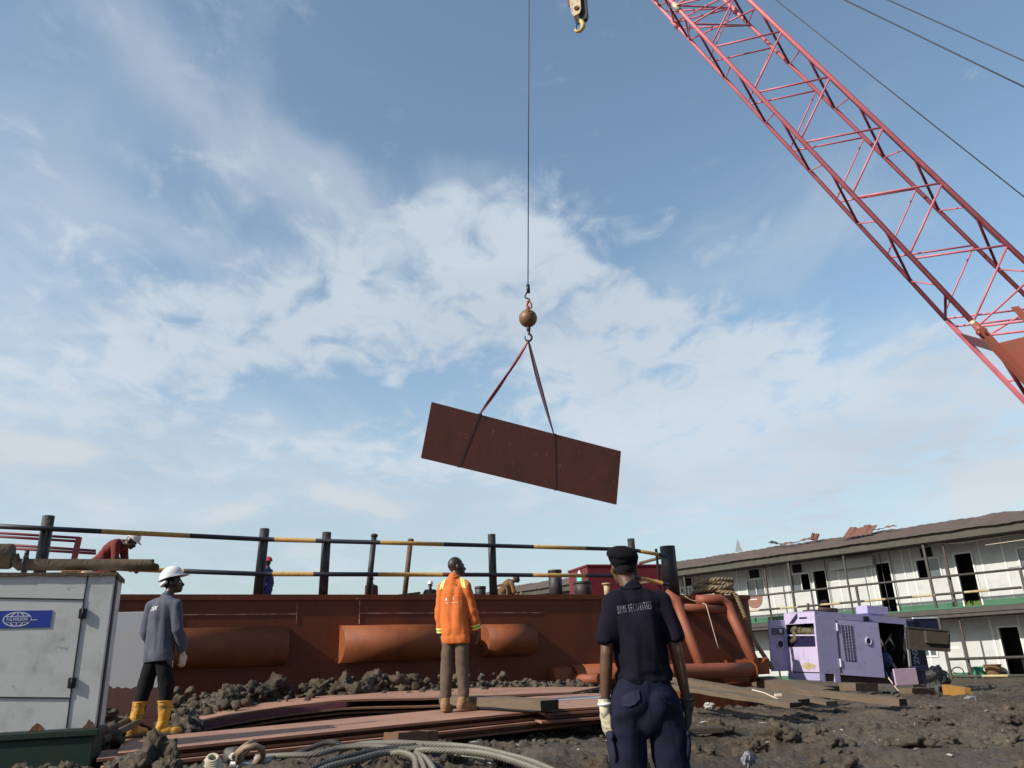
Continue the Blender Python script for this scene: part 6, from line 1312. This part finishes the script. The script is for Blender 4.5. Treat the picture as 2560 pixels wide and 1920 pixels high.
# ---------------- man in grey jacket, white hard hat, yellow boots
def make_grey_man():
    r = empty('person', (-4.11, 9.26, .50), math.radians(-24), 'person in grey jacket, white hard hat and yellow rubber boots beside white generator', 'person')
    J = dict(BASE)
    J.update(head=(.03, .075, 1.635), face=(.80, .62, .16), neck=(.0, .0, 1.455), chest=(0, -.01, 1.26), shL=(-.175, -.02, 1.39), elL=(-.215, -.02, 1.10), wrL=(-.20, .08, .88), shR=(.17, .02, 1.39), elR=(.225, .03, 1.10), wrR=(.205, .15, .86), haR=(.0, .12, -1),
             hipL=(-.085, 0, .92), knL=(-.135, -.02, .50), anL=(-.160, -.08, .10), toL=(-.185, .10, .03), hipR=(.085, 0, .92), knR=(.11, .06, .50), anR=(.095, .08, .10), toR=(.25, .22, .03))
    b, P = body(r, J, .0085, 'skin', 1.0); g = lambda n: V(J[n])
    L = [ell(P(0, -.018, .015), (.078, .094, .092), (0, 0, 1), P(1, 0, 0)-P(0, 0, 0))]; fuse('hair', L, .006, 'hair', b, 1, cut=[(P(0, .02, 0), P(0, 1, 0)-P(0, 0, 0))])
    f = (P(0, 1, 0)-P(0, 0, 0)); u = P(0, 0, 1)-P(0, 0, 0)
    PT = lambda a, b2, c: P(a, b2-.012+.10*c*-.5, c+.040+.14*b2)
    helmet(r, PT, .95)
    L = [ell((0, -.005, 1.26), (.168, .122, .19), (0, 0, 1), (1, 0, 0)), cap((-.045, -.005, 1.27), .115, (-.065, .0, .80), .110), cap((.045, 0, 1.27), .115, (.065, .01, .80), .112), cap((0, 0, 1.2), .125, (0, 0, .84), .122), cap((-.1, -.01, 1.385), .066, (.1, .01, 1.385), .066), cap((0, 0, 1.40), .078, (.005, .01, 1.475), .062)]
    for s, sg in (('L', -1), ('R', 1)): L += [cap((sg*.05, -.005, 1.425), .062, g('sh'+s)+V((0, 0, -.015)), .064), cap(g('sh'+s)+V((0, 0, -.02)), .066, g('el'+s), .062), cap(g('el'+s), .062, g('wr'+s)+V((0, 0, .02)), .052, True)]
    f0 = folds(.015, 9, 2.6, 21.)
    sh = fuse('jacket', L, .0080, 'grey_jacket', r, 6, disp=f0, cut=[((0, 0, .77), (.05, 0, -1))])
    q = MB(); q.tube([(.006+.062*math.cos(t), .01+.062*math.sin(t), 1.478+.016*math.sin(t)) for t in [2*math.pi*k/24 for k in range(25)]], .015, 8); q.build('collar', 'maroon_post', sh)
    vs, fs = text_mesh('GOEX', .060, .86, .0016, .15, 1.05); q = MB(); project(q, [(v.x-.035, 0, v.z+1.335+v.x*.12) for v in vs], fs, sh, (0, 1, 0), .003); q.build('lettering', 'helmet', sh)
    L = [ell((0, .0, .90), (.130, .10, .13), (0, 0, 1), (1, 0, 0))]
    for s in 'LR': L += [cap(V((g('hip'+s).x*.75, 0, .84)), .084, g('kn'+s), .084), cap(g('kn'+s), .080, g('kn'+s).lerp(g('an'+s), .55), .062)]
    fuse('trousers', L, .0085, 'black_cloth', r, 3, disp=folds(.009, 8, 6, 15., .004), cut=[((0, 0, .96), (0, 0, 1))])
    for s in 'LR':
        an = g('an'+s); kn = g('kn'+s); top = an.lerp(kn, .56); base = V((an.x, an.y, 0)); d = g('to'+s)-an; d.z = 0; d.normalize(); x = d.cross(V((0, 0, 1)))
        L = [cap(base+V((0, 0, .07))-d*.03, .055, base+V((0, 0, .15)), .056), cap(base+V((0, 0, .15)), .056, top+V((0, 0, .05)), .078), ell(base+d*.03+V((0, 0, .055)), (.052, .11, .055), (0, 0, 1), x), ell(base+d*.125+V((0, 0, .045)), (.053, .078, .045), (0, 0, 1), x)]
        o = fuse('rubber_boot', L, .0075, 'boot_yellow', r, 2, disp=folds(.006, 10, 16, an.x*7), cut=[((0, 0, .01), (0, 0, -1)), (top+V((0, 0, .035)), (0, 0, 1))])
        q = MB(); q.torus(top+V((0, 0, .028)), .078, .007, (0, 0, 1), 26, 6); q.build('boot_rim', 'boot_yellow', o)
        L = [ell(base+d*.03+V((0, 0, .02)), (.060, .130, .035), (0, 0, 1), x), ell(base+d*.13+V((0, 0, .02)), (.060, .088, .032), (0, 0, 1), x)]
        fuse('sole', L, .008, 'boot_sole', o, 1, cut=[((0, 0, .0), (0, 0, -1)), ((0, 0, .040), (0, 0, 1))])
    w = g('wrR'); L = hand_prims(w, J['haR'], J['pnR'], 1.08, .4); fuse('glove', L, .006, 'glove', r, 1)
make_grey_man()
# ---------------- people on the barge deck
def far_person(loc, rz, J0, label, cloth, legs, hat=None, vox=.014, skin='skin', apron=False, sleeves=True):
    J = dict(BASE); J.update(J0); r = empty('person', loc, rz, label, 'person'); g = lambda n: V(J[n]); b, P = body(r, J, .010, skin)
    rt = (g('shR')-g('shL')).normalized(); tx = (g('neck')-g('pelvis')).normalized()
    L = [ell(g('chest'), (.19, .125, .21), tx, rt), cap(g('chest'), .13, g('pelvis'), .135), cap(g('shL'), .065, g('shR'), .065), cap(g('neck')-tx*.07, .08, g('neck'), .06)]
    for s in 'LR': L += [cap(g('sh'+s), .066, g('el'+s), .058), cap(g('el'+s), .057, g('el'+s).lerp(g('wr'+s), .9), .046)]
    fuse('overall_top', L, vox, cloth, r, 3, disp=folds(.010, 9, 4, loc[0]))
    L = [cap(g('pelvis')-rt*.06, .13, g('pelvis')+rt*.06, .13)]
    for s in 'LR': L += [cap(g('hip'+s), .10, g('kn'+s), .078), cap(g('kn'+s), .076, g('an'+s)+V((0, 0, .04)), .065)]
    fuse('trousers', L, vox, legs, r, 3, disp=folds(.010, 8, 5, loc[0]+4))
    for s in 'LR': shoe(r, g('an'+s), g('to'+s), .1, .052, 'black_cloth', 'black_rubber', .14, 'boot', .010) if hat != 'nofeet' else None
    if hat in M_KEYS: helmet(r, lambda a, b2, c: P(a, b2-.01, c+.035), .92, hat, parts=False)
    return r, P
M_KEYS = ('helmet', 'red_cap')
CR_ = dict(pelvis=(-.10, 0, .62), waist=(-.03, 0, .74), chest=(.10, 0, .88), neck=(.27, 0, .985), head=(.41, 0, 1.00), face=(.8, 0, -.55), headup=(.5, 0, .85),
           shL=(.22, .17, .93), elL=(.26, .20, .68), wrL=(.42, .15, .56), haL=(.7, 0, -.5), pnL=(0, -1, 0), shR=(.22, -.17, .93), elR=(.26, -.21, .68), wrR=(.42, -.15, .56), haR=(.7, 0, -.5), pnR=(0, 1, 0),
           hipL=(-.10, .09, .60), knL=(.16, .14, .42), anL=(-.05, .14, .09), toL=(.13, .16, .03), hipR=(-.10, -.09, .60), knR=(.16, -.14, .42), anR=(-.05, -.14, .09), toR=(.13, -.16, .03))
p = PY(262, 1400, 13.6)
far_person((p.x, p.y, 2.36), math.radians(4), CR_, 'person in dark red overalls and pale hard hat bending over on the barge deck', 'red_cloth', 'red_cloth', 'helmet', .011)
p = PY(668, 1450, 22.)
far_person((p.x, p.y, 2.36), math.radians(80), {}, 'person in blue overalls and red head cover half hidden behind a black rail post', 'blue_cloth', 'blue_cloth', 'red_cap')
p = PY(929, 1450, 27.)
far_person((p.x, p.y, 2.36), math.radians(30), dict(shL=(-.16, 0, 1.38), shR=(.16, 0, 1.38), elL=(-.17, 0, 1.12), elR=(.20, .05, 1.12), wrL=(-.14, .1, .95), wrR=(.22, .06, .86)), 'person in dark brown clothes standing on deck behind the leaning thin post', 'dark_brown_cloth', 'dark_brown_cloth', 'none')
p = PY(1076, 1470, 30.)
far_person((p.x, p.y, 2.36), math.radians(180), dict(elL=(-.33, .05, 1.16), wrL=(-.22, .22, 1.05), elR=(.33, .05, 1.16), wrR=(.22, .22, 1.05), haL=(.6, .6, 0), haR=(-.6, .6, 0)), 'person with white hard hat far back on deck, just left of the orange jacket', 'black_cloth', 'black_cloth', 'helmet')
p = PY(1258, 1470, 23.)
far_person((p.x, p.y, 2.36), math.radians(12), dict(CR_, head=(.40, 0, 1.07), face=(.9, 0, -.2), headup=(.2, 0, 1)), 'person in tan brown work clothes crouching on deck right of a black post', 'brown_cloth', 'brown_cloth', 'none')
